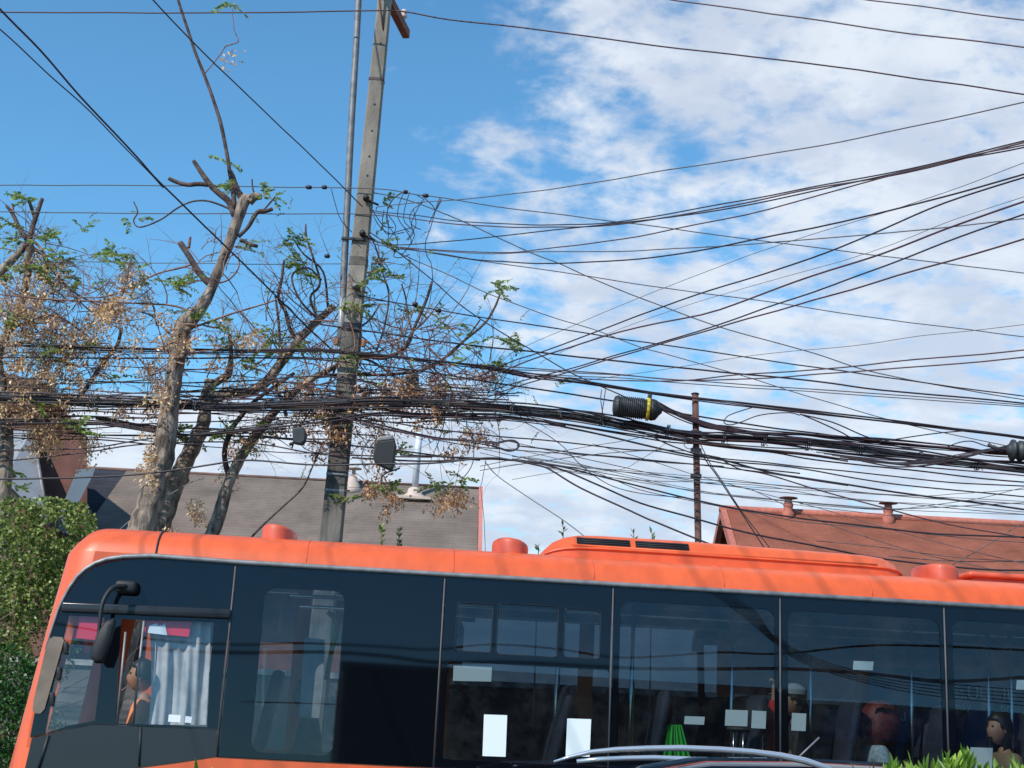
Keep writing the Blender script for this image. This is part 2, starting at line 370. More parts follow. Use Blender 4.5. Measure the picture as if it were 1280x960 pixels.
# cross-section from near side bottom, up, over the roof, down the far side: (v, z)
sec = [(vs_(.32)+0.03, .32), (vs_(.6), .6), (vs_(1.0), 1.0), (vs_(ZB), ZB), (vs_(2.0), 2.0), (vs_(2.4), 2.4), (vs_(ZT+.035), ZT+.035)]
side_n = 3; top_i = 6
cv_ = [(.005,.045),(.025,.095),(.06,.145),(.115,.19),(.19,.225),(.29,.25),(.45,.268),(.75,.28)]
v0 = vs_(ZT)
nearcove = [(v0+a, ZT+b) for a, b in cv_ if b > .036]
half = sec+nearcove+[(BUSW/2, ZT+.285)]
full = half+[(BUSW-v, z) for v, z in reversed(half[:-1])]
ths = [80, 62, 45, 30, 15, 0]
def shell_pt(v, z, th):
    c = 1-cos(R(th)); s = 1-sin(R(th))
    k = min(1, max(0, (z-ZT)/.2)); rr = RF
    sgn = 1 if v < BUSW/2 else -1
    wv = min(1, abs(v-BUSW/2)/.9)
    v2 = v+sgn*rr*c*wv; z2 = z-.11*c*k
    return BW(uf(z)+.04*k+rr*s, v2, z2)
ustat = [UEND]
main_u = [2, 4, 6, 8, 10, 12]
b = MB(); rows = []
for th in ths: rows.append([shell_pt(v, z, th) for v, z in full])
for uu in (1., 2.5, 4, 5.5, 7, 8.5, 10, 11.7): rows.append([BW(U0+uu, v, z) for v, z in full])
rows.append([BW(U0+11.95, v+(.12 if v < BUSW/2 else -.12), min(z, ZR-.1)) for v, z in full])
n = len(full); vs = [p for r in rows for p in r]; fs = []
for i in range(len(rows)-1):
    for j in range(n-1):
        glassband = (3 <= j < 6) or (n-1-6 <= j < n-1-3)
        if glassband and i >= len(ths)-1 and i < len(rows)-2: continue
        fs.append((i*n+j, (i+1)*n+j, (i+1)*n+j+1, i*n+j+1))
b.add(vs, fs, True)
# front cap, below and above the windscreen band, and rear wall
last = len(rows)-1
b.add([rows[last][j] for j in range(n)], [tuple(range(n))], False)
rt = rows[0]
for (ja, jb) in ((0, 3), (6, 7)):
    b.add([rt[ja], rt[jb], rt[n-1-jb], rt[n-1-ja]], [(0,1,2,3)])
b.add([rt[j] for j in range(7, n-7)], [tuple(range(n-14))])
# near-side front strip between the rounded corner and the glass border
border = [(29,962),(36,915),(45,868),(58,812),(64,790),(73,763),(80,748),(88,734),(97,722),(107,713),(119,706),(134,701),(155,698),(190,697)]
bl = [b2(x, y) for x, y in border]
zs = sorted(set([z for u, z in bl]+[bl[0][1]-.001]))
def bu(z):
    if z <= bl[0][1]: return bl[0][0]+(z-bl[0][1])*-.0
    for (ua, za), (ub, zb_) in zip(bl, bl[1:]):
        if za <= z <= zb_+1e-9 and zb_ > za: return ua+(ub-ua)*(z-za)/(zb_-za)
    return bl[-1][0]
zlist = [ZB, 1.55, 1.7, 1.85, 2.0, 2.2, 2.4, 2.55, 2.65]+[z for u, z in bl if z > 2.7 and z < ZT-.002]+[ZT-.002]
zlist = sorted(set(zlist))
strip = [(BS(uf(z)+RF, z), BS(bu(z), z)) for z in zlist]
zz_top = ZT+.035
strip.append((BS(uf(zz_top)+RF, zz_top), BS(bu(ZT-.002)+.0, zz_top)))
o = len(b.v)
vv = []; ff = []
for i, (p, q) in enumerate(strip): vv += [p, q]
for i in range(len(strip)-1): ff.append((2*i, 2*i+1, 2*i+3, 2*i+2))
b.add(vv, ff, True)
# strip over the glass up to the cove
b.add([BS(bu(ZT-.002), ZT+.0), BS(UEND-.3, ZT+.0), BS(UEND-.3, ZT+.035), BS(bu(ZT-.002), ZT+.035)], [(0,1,2,3)], True)
# far side pillars
for k in range(9):
    u = U0+.55+1.36*k
    b.box(BW(u, BUSW-vs_(2.2), (ZB+ZT)/2), (.14, .05, ZT-ZB+.05), (Ba, Bb, Vector((0,0,1))))
body = b.build('body', m_orange, bus)
bmm = bmesh.new(); bmm.from_mesh(body.data); bmesh.ops.remove_doubles(bmm, verts=bmm.verts[:], dist=.004); bmesh.ops.recalc_face_normals(bmm, faces=bmm.faces[:]); bmm.to_mesh(body.data); bmm.free()
em = body.modifiers.new('e', 'EDGE_SPLIT'); em.split_angle = R(35)

# windscreen
b = MB()
g = []
for k in range(7):
    z = ZB+(ZT+.02-ZB)*k/6
    row = []
    for j in range(9):
        t = j/8; v = .30+(BUSW-.6)*t; bul = -.10*(1-(2*t-1)**2)
        row.append(BW(uf(z)+.012+bul+.05*(abs(2*t-1)**3), v, z))
    g.append(row)
b.add([p for r in g for p in r], [(i*9+j, i*9+j+1, (i+1)*9+j+1, (i+1)*9+j) for i in range(6) for j in range(8)], True)
b.build('windscreen', m_glass_clear, bus)
# headlights, bumper, wheels
for v in (.42, BUSW-.42):
    b = MB(); b.rbox(BW(uf(.75)+.0, v, .72), (.14, .38, .2), .05, (Ba, Bb, Vector((0,0,1)))); b.build('headlight', m_paper, bus)
b = MB(); b.rbox(BW(uf(.45)+.03, BUSW/2, .42), (.24, BUSW-.4, .26), .06, (Ba, Bb, Vector((0,0,1)))); b.build('bumper', m_blkplastic, bus)
for uu in (2.6, 8.6):
    for side in (0, 1):
        v = .16 if side == 0 else BUSW-.16
        c = BW(U0+uu, v, .48); w = MB(); w.lathe(c-Bb*.14, [(.2,.0),(.46,.0),(.49,.04),(.49,.24),(.46,.28),(.2,.28)], 28, (Ba, Vector((0,0,1)), Bb)); tw = w.build('wheel', m_tyre, bus)
        r = MB(); r.lathe(c-Bb*.15 if side == 0 else c+Bb*.11, [(.05,0),(.27,.0),(.27,.04),(.05,.04)], 20, (Ba, Vector((0,0,1)), Bb)); ORG[tw.name] = ORG[bus.name]; r.build('rim', m_alu, tw)
        if side == 0:
            a = MB(); pts = [BS(U0+uu+.58*cos(q), .48+.58*sin(q), .004) for q in [R(x) for x in range(0, 181, 12)]]
            a.tube(pts, .03, 6); a.build('wheel_arch', m_rubber, bus)

# ---- near-side glazing -----------------------------------------------------
def rrect(x0, x1, z0, z1, r=.09, seg=5, corners=(1,1,1,1)):
    out = []
    for (cx, cz, a0, on) in ((x1-r, z1-r, 0, corners[1]), (x0+r, z1-r, 90, corners[0]), (x0+r, z0+r, 180, corners[3]), (x1-r, z0+r, 270, corners[2])):
        if not on:
            out.append((cx+(r if a0 in (0, 270) else -r), cz+(r if a0 in (0, 90) else -r))); continue
        for k in range(seg+1):
            a = R(a0+90*k/seg); out.append((cx+r*cos(a), cz+r*sin(a)))
    return out
def flat_holes(outer, holes, out, name, m, parent, thick=.012):
    bm = bmesh.new(); ed = []
    for loop in [outer]+holes:
        vs = [bm.verts.new((u, z, 0)) for u, z in loop]
        for i in range(len(vs)): ed.append(bm.edges.new((vs[i], vs[(i+1) % len(vs)])))
    bmesh.ops.triangle_fill(bm, edges=ed, use_beauty=True)
    bm.verts.index_update()
    b = MB(); b.add([BS(v.co.x, v.co.y, out) for v in bm.verts], [[v.index for v in f.verts] for f in bm.faces], False)
    bm.free()
    o = b.build(name, m, parent)
    if thick:
        s = o.modifiers.new('s', 'SOLIDIFY'); s.thickness = thick; s.offset = 0
    return o
def poly(pts, out, name, m, parent):
    b = MB(); b.add([BS(u, z, out) for u, z in pts], [tuple(range(len(pts)))], False); return b.build(name, m, parent)
def prect(x0, y0, x1, y1, r=.07, corners=(1,1,1,1)):
    # rounded rectangle whose pixel extremes are given (converted at its centre)
    ym = (y0+y1)/2; xm = (x0+x1)/2
    u0 = b2(x0, ym)[0]; u1 = b2(x1, ym)[0]; za = b2(xm, y0)[1]; zb_ = b2(xm, y1)[1]
    return rrect(u0, u1, zb_, za, r, 5, corners)

jx = [(282.5, 830), (549, 842), (763.5, 840), (975, 845), (1182.5, 855)]
ju = [b2(*p)[0] for p in jx]
step = (ju[4]-ju[1])/3
while ju[-1]+step < UEND-.5: ju.append(ju[-1]+step)
print('joints', ju)
# driver section: upper black, lower panel, frames with holes
front_hole = [b2(x, y) for x, y in [(86,769),(131,771),(126,840),(119,901),(86,907),(56,917),(64,870),(76,808)]]
slide_hole = [b2(x, y) for x, y in [(152,774),(268,777),(262,842),(259,909),(207,906),(144,904)]]
drv_outer = [b2(x, y) for x, y in [(38,921),(45,884),(58,824),(66,792),(76,763),(83,748),(91,735),(100,723),(110,714.5),(122,708),(137,703),(157,700),(190,699)]]
drv_outer += [(ju[0]-.012, ZT-.004), (ju[0]-.012, b2(272,911)[1])]
drv_outer += [b2(x, y) for x, y in [(207,909),(118,905),(86,911)]]
flat_holes(drv_outer, [front_hole, slide_hole], .004, 'cab_window_frame', m_frit, bus)
low = [b2(x, y) for x, y in [(40,923),(56,919),(86,911.5),(118,905.5),(207,909.5),(271,911.5)]]+[(b2(270,949)[0], ZB+.002)]+[b2(x, y) for x, y in [(215,954),(160,961),(100,985),(24,1030),(31,962)]]
poly(low, .005, 'cab_lower_panel', m_cabpanel, bus)
# seam on the lower panel
b = MB(); b.tube([BS(*b2(176,909), .008), BS(*b2(174,958), .008)], .009, 6); b.build('panel_seam', m_rubber, bus)
b = MB(); b.tube([BS(*b2(61,919), .008), BS(*b2(48,962), .008)], .012, 6); b.build('panel_seam', m_rubber, bus)
# ledge over the cab windows
b = MB(); p0 = b2(78,759); p1 = b2(289,768)
for k in range(1):
    c = (BS(p0[0], p0[1], .02)+BS(p1[0], p1[1], .02))/2
    ax = (BS(*p1)-BS(*p0)); L = ax.length; ax.normalize(); zz_ = (Bb*-1).cross(ax).normalized()*-1
    b.rbox(c, (L, .05, .075), .012, (ax, Bb, Vector((0,0,1))))
b.build('rain_ledge', m_cabpanel, bus)
# panes in the cab
poly(front_hole, .002, 'quarter_window', m_glass_clear, bus)
sl_open = [b2(x, y) for x, y in [(179,775),(268,777),(262,842),(259,909),(207,906),(165,905),(172,840)]]
w = poly(sl_open, -.010, 'sliding_window', m_glass_clear, bus)
for a, c2 in (((157,790),(146,904)), ((180,776),(166,905)), ((139,795),(128,901))):
    b = MB(); b.tube([BS(*b2(*a), -.002), BS(*b2(*c2), -.002)], .010, 6); b.build('window_rail', m_alu, bus)
# gap upright in front of the open part
dk = [b2(x, y) for x, y in [(131,771),(152,774),(144,904),(119,901)]]
# joints
for u in ju:
    b = MB(); b.tube([BS(u, ZB+.01, .010), BS(u, ZT-.005, .008)], .008, 6); b.build('joint_strip', m_gasket, bus)
# panel 1
def panel(i, holes, nm='window_frame'):
    u0, u1 = ju[i]+.012, ju[i+1]-.012
    fr = flat_holes([(u0, ZB+.004), (u1, ZB+.004), (u1, ZT-.004), (u0, ZT-.004)], holes, .004, nm, m_frit, bus)
    ORG[fr.name] = ORG[bus.name]
    for h in holes: poly(h, .002, 'window_pane', m_glass, fr)
    return fr
panel(0, [prect(322, 736, 424, 943, .09)])
panel(1, [prect(570, 754, 615, 815, .05, (1,0,0,0)), prect(621, 756, 697, 820, .02), prect(705, 761, 750, 823, .05, (0,1,0,0)),
          prect(555.5, 832, 760, 954, .03)])
for i in range(2, len(ju)-1):
    off = ju[i]-ju[2]
    h = prect(773, 756, 968, 954, .09)
    h = [(u+off, z) for u, z in h]
    panel(i, [h])
# light rubber round the sliding vents
for q in ((570,754,615,815),(621,756,697,820),(705,761,750,823)):
    pts = prect(q[0], q[1], q[2], q[3], .03); b = MB(); pts = pts+[pts[0]]
    b.tube([BS(u, z, .006) for u, z in pts], .006, 4, caps=False); b.build('vent_trim', m_cabpanel, bus)
# rear corner filler
poly([(ju[-1]+.01, ZB+.004), (UEND-.3, ZB+.004), (UEND-.3, ZT-.004), (ju[-1]+.01, ZT-.004)], .004, 'rear_side_panel', m_frit, bus)
# gutter trim over the glass, following the rounded border
gp = [BS(u, z, .012) for u, z in bl[3:]]
gp += [BS(UEND-.3, ZT+.008, .012)]
gp2 = [BS(u, z+.012*min(1, i/8), .012) for i, (u, z) in enumerate(bl[3:])]+[BS(ju[0], ZT+.012, .012), BS(ju[2], ZT+.012, .012), BS(UEND-.3, ZT+.012, .012)]
b = MB(); b.tube(gp2, [.009+.013*min(1, i/10) for i in range(len(gp2))], 8); b.build('gutter_trim', m_alu, bus)
# bronze-tan corner strip by the windscreen
cs = [b2(x, y) for x, y in [(63,799),(68,796),(79,797),(81,801),(77,815),(57,886),(52,892),(46,892),(42,888),(43,876),(58,812)]]
o_ = poly(cs, .012, 'corner_strip', m_tan, bus); s_ = o_.modifiers.new('s', 'SOLIDIFY'); s_.thickness = .02
for yy in (810, 842, 874):
    x_ = 83-(yy-810)*.27; u, z = b2(x_, yy); b = MB(); b.rbox(BS(u, z, .02), (.035, .02, .10), .008, (Ba, Bb, Vector((-.12,0,1)).normalized())); b.build('hinge_block', m_rubber, bus)
# first dark line paints a wire's shadow on the orange corner, then seams
b = MB(); b.tube([BS(*b2(194,697), .006)]+[BW(b2(194,690)[0]+.005, v-.004, z+.004) for v, z in nearcove[:7]], .008, 5); b.build('roof_seam_and_shadow', m_rubber, bus)
b = MB(); b.tube([BS(*b2(566,720), .006)]+[BW(b2(566,715)[0]+.005, v-.002, z+.002) for v, z in nearcove[:7]], .003, 5); b.build('roof_seam_and_shadow', m_orange_dk, bus)

for xs_ in (380, 742, 905, 1090):
    b = MB(); b.tube([BW(b2(xs_,725)[0]+.005, v-.001, z+.001) for v, z in nearcove[:7]], .003, 5); b.build('roof_seam_and_shadow', m_orange_dk, bus)
# ---- mirror
mroot = MB(); c = BS(*b2(160,735), .06)
mroot.rbox(c, (.17, .12, .10), .03, (Ba, Bb, Vector((0,0,1)))); mount = mroot.build('mirror_mount', m_blkplastic, bus)
b = MB(); arm = crom([tuple(BS(*b2(162,734), .10)), tuple(BS(*b2(141,735,-.18), .18)), tuple(BS(*b2(129,752,-.24), .24)), tuple(BS(*b2(125,775,-.25), .25)), tuple(BS(*b2(123,795,-.25), .25))], 5)
b.tube(arm, [.021-.0004*i for i in range(len(arm))], 8); b.build('mirror_arm', m_blkplastic, bus)
b = MB(); cu0 = b2(146,768); outl = [(145,768),(133,773),(122,786),(113,812),(112,826),(118,833),(128,833),(140,800),(146,776)]
P = [b2(x, y, -.25) for x, y in outl]; nn = len(P)
cen = (sum(p[0] for p in P)/nn, sum(p[1] for p in P)/nn)
lay = []
for (sc, oo) in ((.70, .20), (.88, .215), (.88, .25), (.72, .265)):
    lay += [BS(cen[0]+(u-cen[0])*sc, cen[1]+(z-cen[1])*sc, oo) for u, z in P]
fs = [tuple(range(nn))]+[(k*nn+i, k*nn+(i+1) % nn, (k+1)*nn+(i+1) % nn, (k+1)*nn+i) for k in range(3) for i in range(nn)]+[tuple(range(3*nn, 4*nn))]
b.add(lay, fs, True); b.build('mirror_head', m_blkplastic, bus)

# ---- roof gear
def roof_z(v):
    for (va, za), (vb, zb_) in zip(half[6:], half[7:]):
        if va <= v <= vb: return za+(zb_-za)*(v-va)/(vb-va)
    return ZT+.285
def b_at_v(px, py, v):
    d = ray(px, py); s = (v-(CAM-BP).dot(Bb))/d.dot(Bb); P = CAM+d*s; return (P-BP).dot(Ba), P.z
# air-conditioning pod, lofted box with rounded ends
vA = .42
uL = b_at_v(677, 690, vA)[0]; uR = b_at_v(1134, 716, vA)[0]
zb0 = roof_z(vA)-.01
ztop = b_at_v(860, 676, vA+.12)[1]
H = ztop-zb0
print('AC', uL, uR, H)
b = MB(); rows = []
LN = [(0,0.0,.12),(.04,.35,.09),(.11,.66,.06),(.20,.86,.03),(.32,.97,.01),(.5,1.,0),(1.2,1.,0),(uR-uL-.35,.88,0),(uR-uL-.16,.80,.01),(uR-uL-.06,.62,.04),(uR-uL-.015,.35,.08),(uR-uL,0.0,.11)]
for du, hf, ins in LN:
    v0_, v1_ = vA+ins, BUSW-vA-ins
    prof = [(v0_+.015, 0), (v0_+.015, .34*hf), (v0_, .40*hf), (v0_+.002, .46*hf), (v0_+.03, .50*hf), (v0_+.10, .88*hf), (v0_+.16, 1.*hf), ((v0_+v1_)/2, 1.06*hf)]
    prof = prof+[(v0_+v1_-v, h) for v, h in reversed(prof[:-1])]
    rows.append([BW(uL+du, v, zb0+h*H) for v, h in prof])
n = len(rows[0]); b.add([p for r in rows for p in r], [(i*n+j, (i+1)*n+j, (i+1)*n+j+1, i*n+j+1) for i in range(len(rows)-1) for j in range(n-1)], True)
ac = b.build('air_conditioner', m_orange, bus); em = ac.modifiers.new('e', 'EDGE_SPLIT'); em.split_angle = R(28); ORG[ac.name] = ORG[bus.name]
def acpt(u, t, out=.0):
    # on the sloping upper face between (v0+.03,.5) and (v0+.10,.88)
    hf = 1.0 if u < uL+1.2 else 1.0-.12*(u-uL-1.2)/(uR-uL-1.55)
    return BW(u, vA+.03+.07*t-out, zb0+(.50+.38*t)*hf*H+out*.7)
for xa, xb in ((722,789),(796,863)):
    ua = b_at_v(xa, 675, vA)[0]; ub = b_at_v(xb, 680, vA)[0]
    b = MB(); b.add([acpt(ua,.18,.004), acpt(ub,.18,.004), acpt(ub,.92,.004), acpt(ua,.92,.004)], [(0,1,2,3)]); gg = b.build('grille', m_rubber, ac)
    b = MB()
    for k in range(3): b.tube([acpt(ua,.3+.22*k,.008), acpt(ub,.3+.22*k,.008)], .004, 4)
    ORG[gg.name] = ORG[bus.name]; b.build('grille_bar', m_blkplastic, gg)
b = MB(); b.tube([acpt(uL+.25,0,.006), acpt(uR-.25,0,.006)], .008, 6); b.build('crease_rib', m_orange, ac)
# scoop vents on the roof
def scoop(x0, x1, yb, yt, flip=False):
    v = .36; ua = b_at_v(x0, yb, v)[0]; ub = b_at_v(x1, yb, v)[0]; zt_ = b_at_v(x0+12, yt, v)[1]; z0 = roof_z(v)-.03; h = zt_-z0; w = (ub-ua)/2; uc = (ua+ub)/2
    b = MB(); rows = []; n = 28
    def hh(c): return h*(1-.16*max(0, c+.35)**1.3)
    for f, ins in ((0, 0), (.78, .0), (.91, .006), (.975, .022), (1.0, .05), (1.0, .12)):
        rows.append([BW(uc+(w-ins)*math.copysign(abs(cos(R(360*k/n)))**.75, cos(R(360*k/n))), .36+.32+(.32-ins)*sin(R(360*k/n)), z0+hh(cos(R(360*k/n))*(1-ins))*f) for k in range(n)])
    b.add([p for r in rows for p in r], [(i*n+j, i*n+(j+1) % n, (i+1)*n+(j+1) % n, (i+1)*n+j) for i in range(5) for j in range(n)]+[tuple(range(5*n, 6*n))], True)
    b.build('roof_vent', m_orange_dk, bus)
scoop(323, 368, 670, 653); scoop(618, 664, 687, 670); scoop(1162, 1209, 720, 703)
b = MB(); ua = b_at_v(1215, 715, .55)[0]; b.rbox(BW(ua+.55, 1.05, ZR+.06), (1.1, .9, .05), .02, (Ba, Bb, Vector((0,0,1)))); b.box(BW(ua+.55, 1.05, ZR+.02), (1.0, .8, .08), (Ba, Bb, Vector((0,0,1)))); b.build('roof_hatch', m_orange_dk, bus)

# ---- interior
FZ = .95
b = MB(); b.box(BW((U0+UEND)/2+.1, BUSW/2, FZ-.03), (11.3, BUSW-.25, .06), (Ba, Bb, Vector((0,0,1)))); b.build('cabin_floor', m_floor, bus)
b = MB(); b.box(BW((U0+UEND)/2+.4, BUSW/2, ZT+.02), (10.8, BUSW-.45, .03), (Ba, Bb, Vector((0,0,1)))); b.build('ceiling_lining', m_inner, bus)
# inner lining below the windows, both sides
for v in (.07, BUSW-.07):
    b = MB(); b.box(BW((U0+UEND)/2+1.2, v+(.0 if v < 1 else 0), (FZ+ZB)/2), (9.4, .03, ZB-FZ), (Ba, Bb, Vector((0,0,1)))); b.build('side_lining', m_inner, bus)
for vv_ in (.14, BUSW-.14):
    b = MB(); b.box(BW((U0+UEND)/2+1.4, vv_, ZT-.05), (9.4, .04, .17), (Ba, Bb, Vector((0,0,1)))); b.build('cove_lining', m_blkplastic, bus)
# far windows
for k in range(8):
    u0 = U0+.62+1.36*k; u1 = u0+1.22
    b = MB(); v = BUSW-vs_(2.2)-.01
    b.add([BW(u0, v, ZB), BW(u1, v, ZB), BW(u1, v, ZT), BW(u0, v, ZT)], [(0,1,2,3)]); b.build('far_window', m_glass_far if k > 1 else m_glass_clear, bus)
# cab partition behind the driver
ud = ju[0]+.02
b = MB(); b.box(BW(ud, .70, 1.75), (.03, 1.15, 1.6), (Ba, Bb, Vector((0,0,1)))); b.build('cab_partition', m_inner, bus)
b = MB(); b.rbox(BW(U0+.62, 1.25, 1.25), (.35, 2.0, .30), .08, (Ba, Bb, Vector((0,0,1)))); b.build('dashboard', m_blkplastic, bus)
sw = MB(); cc = BW(U0+.98, .72, 1.47); X = Bb; Yv = (Vector((0,0,1))*.45+Ba*.9).normalized()
sw.tube([cc+(X*cos(R(a))+Yv*sin(R(a)))*.24 for a in range(0, 361, 15)], .017, 8, caps=False)
for a in (30, 150, 270): sw.tube([cc, cc+(X*cos(R(a))+Yv*sin(R(a)))*.24], .012, 6)
sw.tube([cc, cc-Vector((0,0,.3))-Ba*.1], .03, 8); sw.build('steering_wheel', m_rubber, bus)
# sun shades (red film with torn white patch) and curtain
def inpoly(pxs, vin, name, m, thick=0.):
    b = MB(); pts = [b2(x, y, vin) for x, y in pxs]
    b.add([BW(u, vs_(z)+vin, z) for u, z in pts], [tuple(range(len(pts)))]); o = b.build(name, m, bus)
    if thick: s = o.modifiers.new('s', 'SOLIDIFY'); s.thickness = thick
    return o
inpoly([(84,764),(131,766),(129,778),(122,790),(119,800),(78,796)], .02, 'sun_shade', m_red)
inpoly([(179,768),(240,771),(236,796),(181,791)], .03, 'sun_shade', m_red)
inpoly([(184,791),(187,782),(196,779),(198,782),(204,781),(206,779),(209,794)], .024, 'torn_patch', m_white)
inpoly([(211,893),(226,894),(225,903),(210,902)], .001, 'sticker', m_white)
inpoly([(232,895),(240,896),(239,904),(231,903)], .001, 'sticker', m_white)
b = MB(); pts_t = []; nf = 46
rowsC = []
for kz in range(8):
    t = kz/7; row = []
    for j in range(nf):
        s = j/(nf-1); xpx = 186+78*s-(t*6); ypx = 772+134*t
        xpx += (1-t)*0 + 6*sin(t*2.2)*(1-s); u, z = b2(xpx, ypx, .09)
        row.append(BW(u, vs_(z)+.10+.012*sin(j*.8+t*1.3)+.02*sin(j*.31+2.6*t), z))
    rowsC.append(row)
b.add([p for r in rowsC for p in r], [(i*nf+j, i*nf+j+1, (i+1)*nf+j+1, (i+1)*nf+j) for i in range(7) for j in range(nf-1)], True)
b.build('curtain', m_curtain, bus)
# papers stuck to the glass
for q in ((604,893,633,946),(708,898,738,946)):
    inpoly([(q[0]+1,q[1]),(q[2]+1,q[1]+1),(q[2]-1,q[3]),(q[0]-1,q[3]-1)], -.008, 'posted_paper', m_paper)
for q in ((567,832,615,852),(856,895,881,906),(907,887,935,908),(940,888,958,911),(990,891,1008,914),(1067,826,1092,838),(1271,850,1300,863),(1213,934,1241,962)):
    inpoly([(q[0],q[1]),(q[2],q[1]+1),(q[2]-1,q[3]),(q[0]-1,q[3]-1)], .012, 'posted_paper', m_paper)
# handrails: vertical poles, ceiling rails
for x, ya, yb in ((790,758,835),(915,765,840),(1013,772,845),(1140,775,925),(1265,785,900),(1237,850,930),(697,760,835)):
    u, z0 = b2(x, yb, .55); z1 = b2(x, ya, .55)[1]
    b = MB(); b.tube([BW(u, .55+vs_(z0), FZ), BW(u, .55+vs_(z0), ZT)], .017, 8); b.build('handrail', m_chrome, bus)
u, z0 = b2(788, 930, .9); b = MB(); b.tube([BW(u, .9, FZ), BW(u, .9, b2(788,852,.9)[1])], .022, 8); b.build('handrail', m_yellow, bus)
u, z0 = b2(411, 850, .6); b = MB(); b.tube(crom([tuple(BW(u-.02, .6, z0)), tuple(BW(u, .6, z0+.2)), tuple(BW(u+.03, .6, z0+.45)), tuple(BW(u-.05, .6, z0+.55))], 4), .02, 8); b.build('handrail', m_yellow, bus)
inpoly([(381,797),(406,800),(404,858),(399,898),(374,896)], .45, 'door_panel', m_curtain, .03)
for v in (.62, BUSW-.62):
    b = MB(); b.tube([BW(ju[0]+.4, v, ZT-.18), BW(UEND-.6, v, ZT-.18)], .016, 8); b.build('ceiling_rail', m_chrome, bus)
# guard with four little bars
b = MB(); u0 = b2(908,912,.3)[0]; u1 = b2(960,912,.3)[0]; zg = b2(930,912,.3)[1]
b.tube([BW(u0,.3,zg), BW(u1,.3,zg)], .02, 8); gd = b.build('seat_guard', m_rubber, bus); ORG[gd.name] = ORG[bus.name]
for x in (917,929,941,953):
    u = b2(x,930,.3)[0]; b = MB(); b.tube([BW(u,.3,zg), BW(u,.3,zg-.4)], .008, 6); b.build('guard_bar', m_chrome, gd)
# seats: rows
def seat(u, v):
    b = MB(); b.rbox(BW(u, v, FZ+.45), (.44, .46, .10), .04, (Ba, Bb, Vector((0,0,1)))); s = b.build('seat', m_seat, bus); ORG[s.name] = ORG[bus.name]
    b = MB(); up = (Vector((0,0,1))+Ba*.18).normalized(); b.rbox(BW(u+.26, v, FZ+.80), (.08, .44, .66), .035, (Ba, Bb, up)); b.build('backrest', m_seat, s)
    b = MB(); b.tube([BW(u+.05, v, FZ), BW(u+.05, v, FZ+.42)], .03, 8); b.build('seat_post', m_rubber, s)
seats = []
for k in range(9):
    u = ju[1]+.75+.78*k
    if u > UEND-.8: break
    for v in ((.38, 2.1) if k % 2 else (.38, .86, 1.66, 2.1)): seat(u, v)
    seats.append(u)
seat(U0+1.55, .72)
# blue advertising film on the far windows with pale lettering
def text_obj(name, body, px, py, vin, size, m, parent, ax=None):
    cu_ = bpy.data.curves.new(name, 'FONT'); cu_.body = body; cu_.size = size; cu_.extrude = .0005
    o = bpy.data.objects.new(name, cu_); COL.objects.link(o)
    dg = bpy.context.evaluated_depsgraph_get(); me = bpy.data.meshes.new_from_object(o.evaluated_get(dg)); bpy.data.objects.remove(o)
    u, z = b_at_v(px, py, vin)
    b = MB(); b.add([BW(u+v.co.x, vin-v.co.z, z+v.co.y) for v in me.vertices], [tuple(p.vertices) for p in me.polygons])
    return b.build(name, m, parent)
m_film = mat('blue_film', (.03, .11, .30), .5)
m_letter = mat('pale_lettering', (.85, .92, .95), .5)
vF = BUSW-.11
ua = b_at_v(1086, 850, vF)[0]; ub = ua+5.6; za = b_at_v(1190, 838, vF)[1]; zb_ = ZB-.02
b = MB(); b.add([BW(ua, vF, zb_), BW(ub, vF, zb_), BW(ub, vF, za), BW(ua, vF, za)], [(0,1,2,3)]); b.build('blue_film', m_film, bus)
text_obj('lettering', 'E:.UU', 1189, 872, vF-.012, .17, m_letter, bus)
text_obj('lettering', 'IE', 1253, 875, vF-.012, .17, m_letter, bus)
text_obj('lettering', 'may', 1191, 887, vF-.012, .11, m_letter, bus)
text_obj('lettering', 'V.', 1226, 888, vF-.012, .11, m_letter, bus)
text_obj('lettering', 'oniu', 1250, 889, vF-.012, .11, m_letter, bus)
text_obj('lettering', 'ARI', 1110, 900, vF-.012, .12, m_letter, bus)




# ------------------------------------------------------------------ people in the bus
def skin_body(joints, edges, name, m, parent, sub=2, org=None):
    # joints: name -> (Vector, radius)
    keys = list(joints); idx = {k: i for i, k in enumerate(keys)}
    me = bpy.data.meshes.new('tmp'); me.from_pydata([joints[k][0] for k in keys], [(idx[a], idx[c]) for a, c in edges], [])
    o = bpy.data.objects.new('tmp', me); COL.objects.link(o)
    o.modifiers.new('s', 'SKIN'); sv = me.skin_vertices[0].data
    for k in keys:
        r = joints[k][1]; sv[idx[k]].radius = (r, r) if not isinstance(r, tuple) else r
    sv[0].use_root = True
    ss = o.modifiers.new('ss', 'SUBSURF'); ss.levels = sub; ss.render_levels = sub
    dg = bpy.context.evaluated_depsgraph_get(); ev = bpy.data.meshes.new_from_object(o.evaluated_get(dg))
    b = MB(); b.add([v.co.copy() for v in ev.vertices], [tuple(p.vertices) for p in ev.polygons], True)
    bpy.data.objects.remove(o); return b
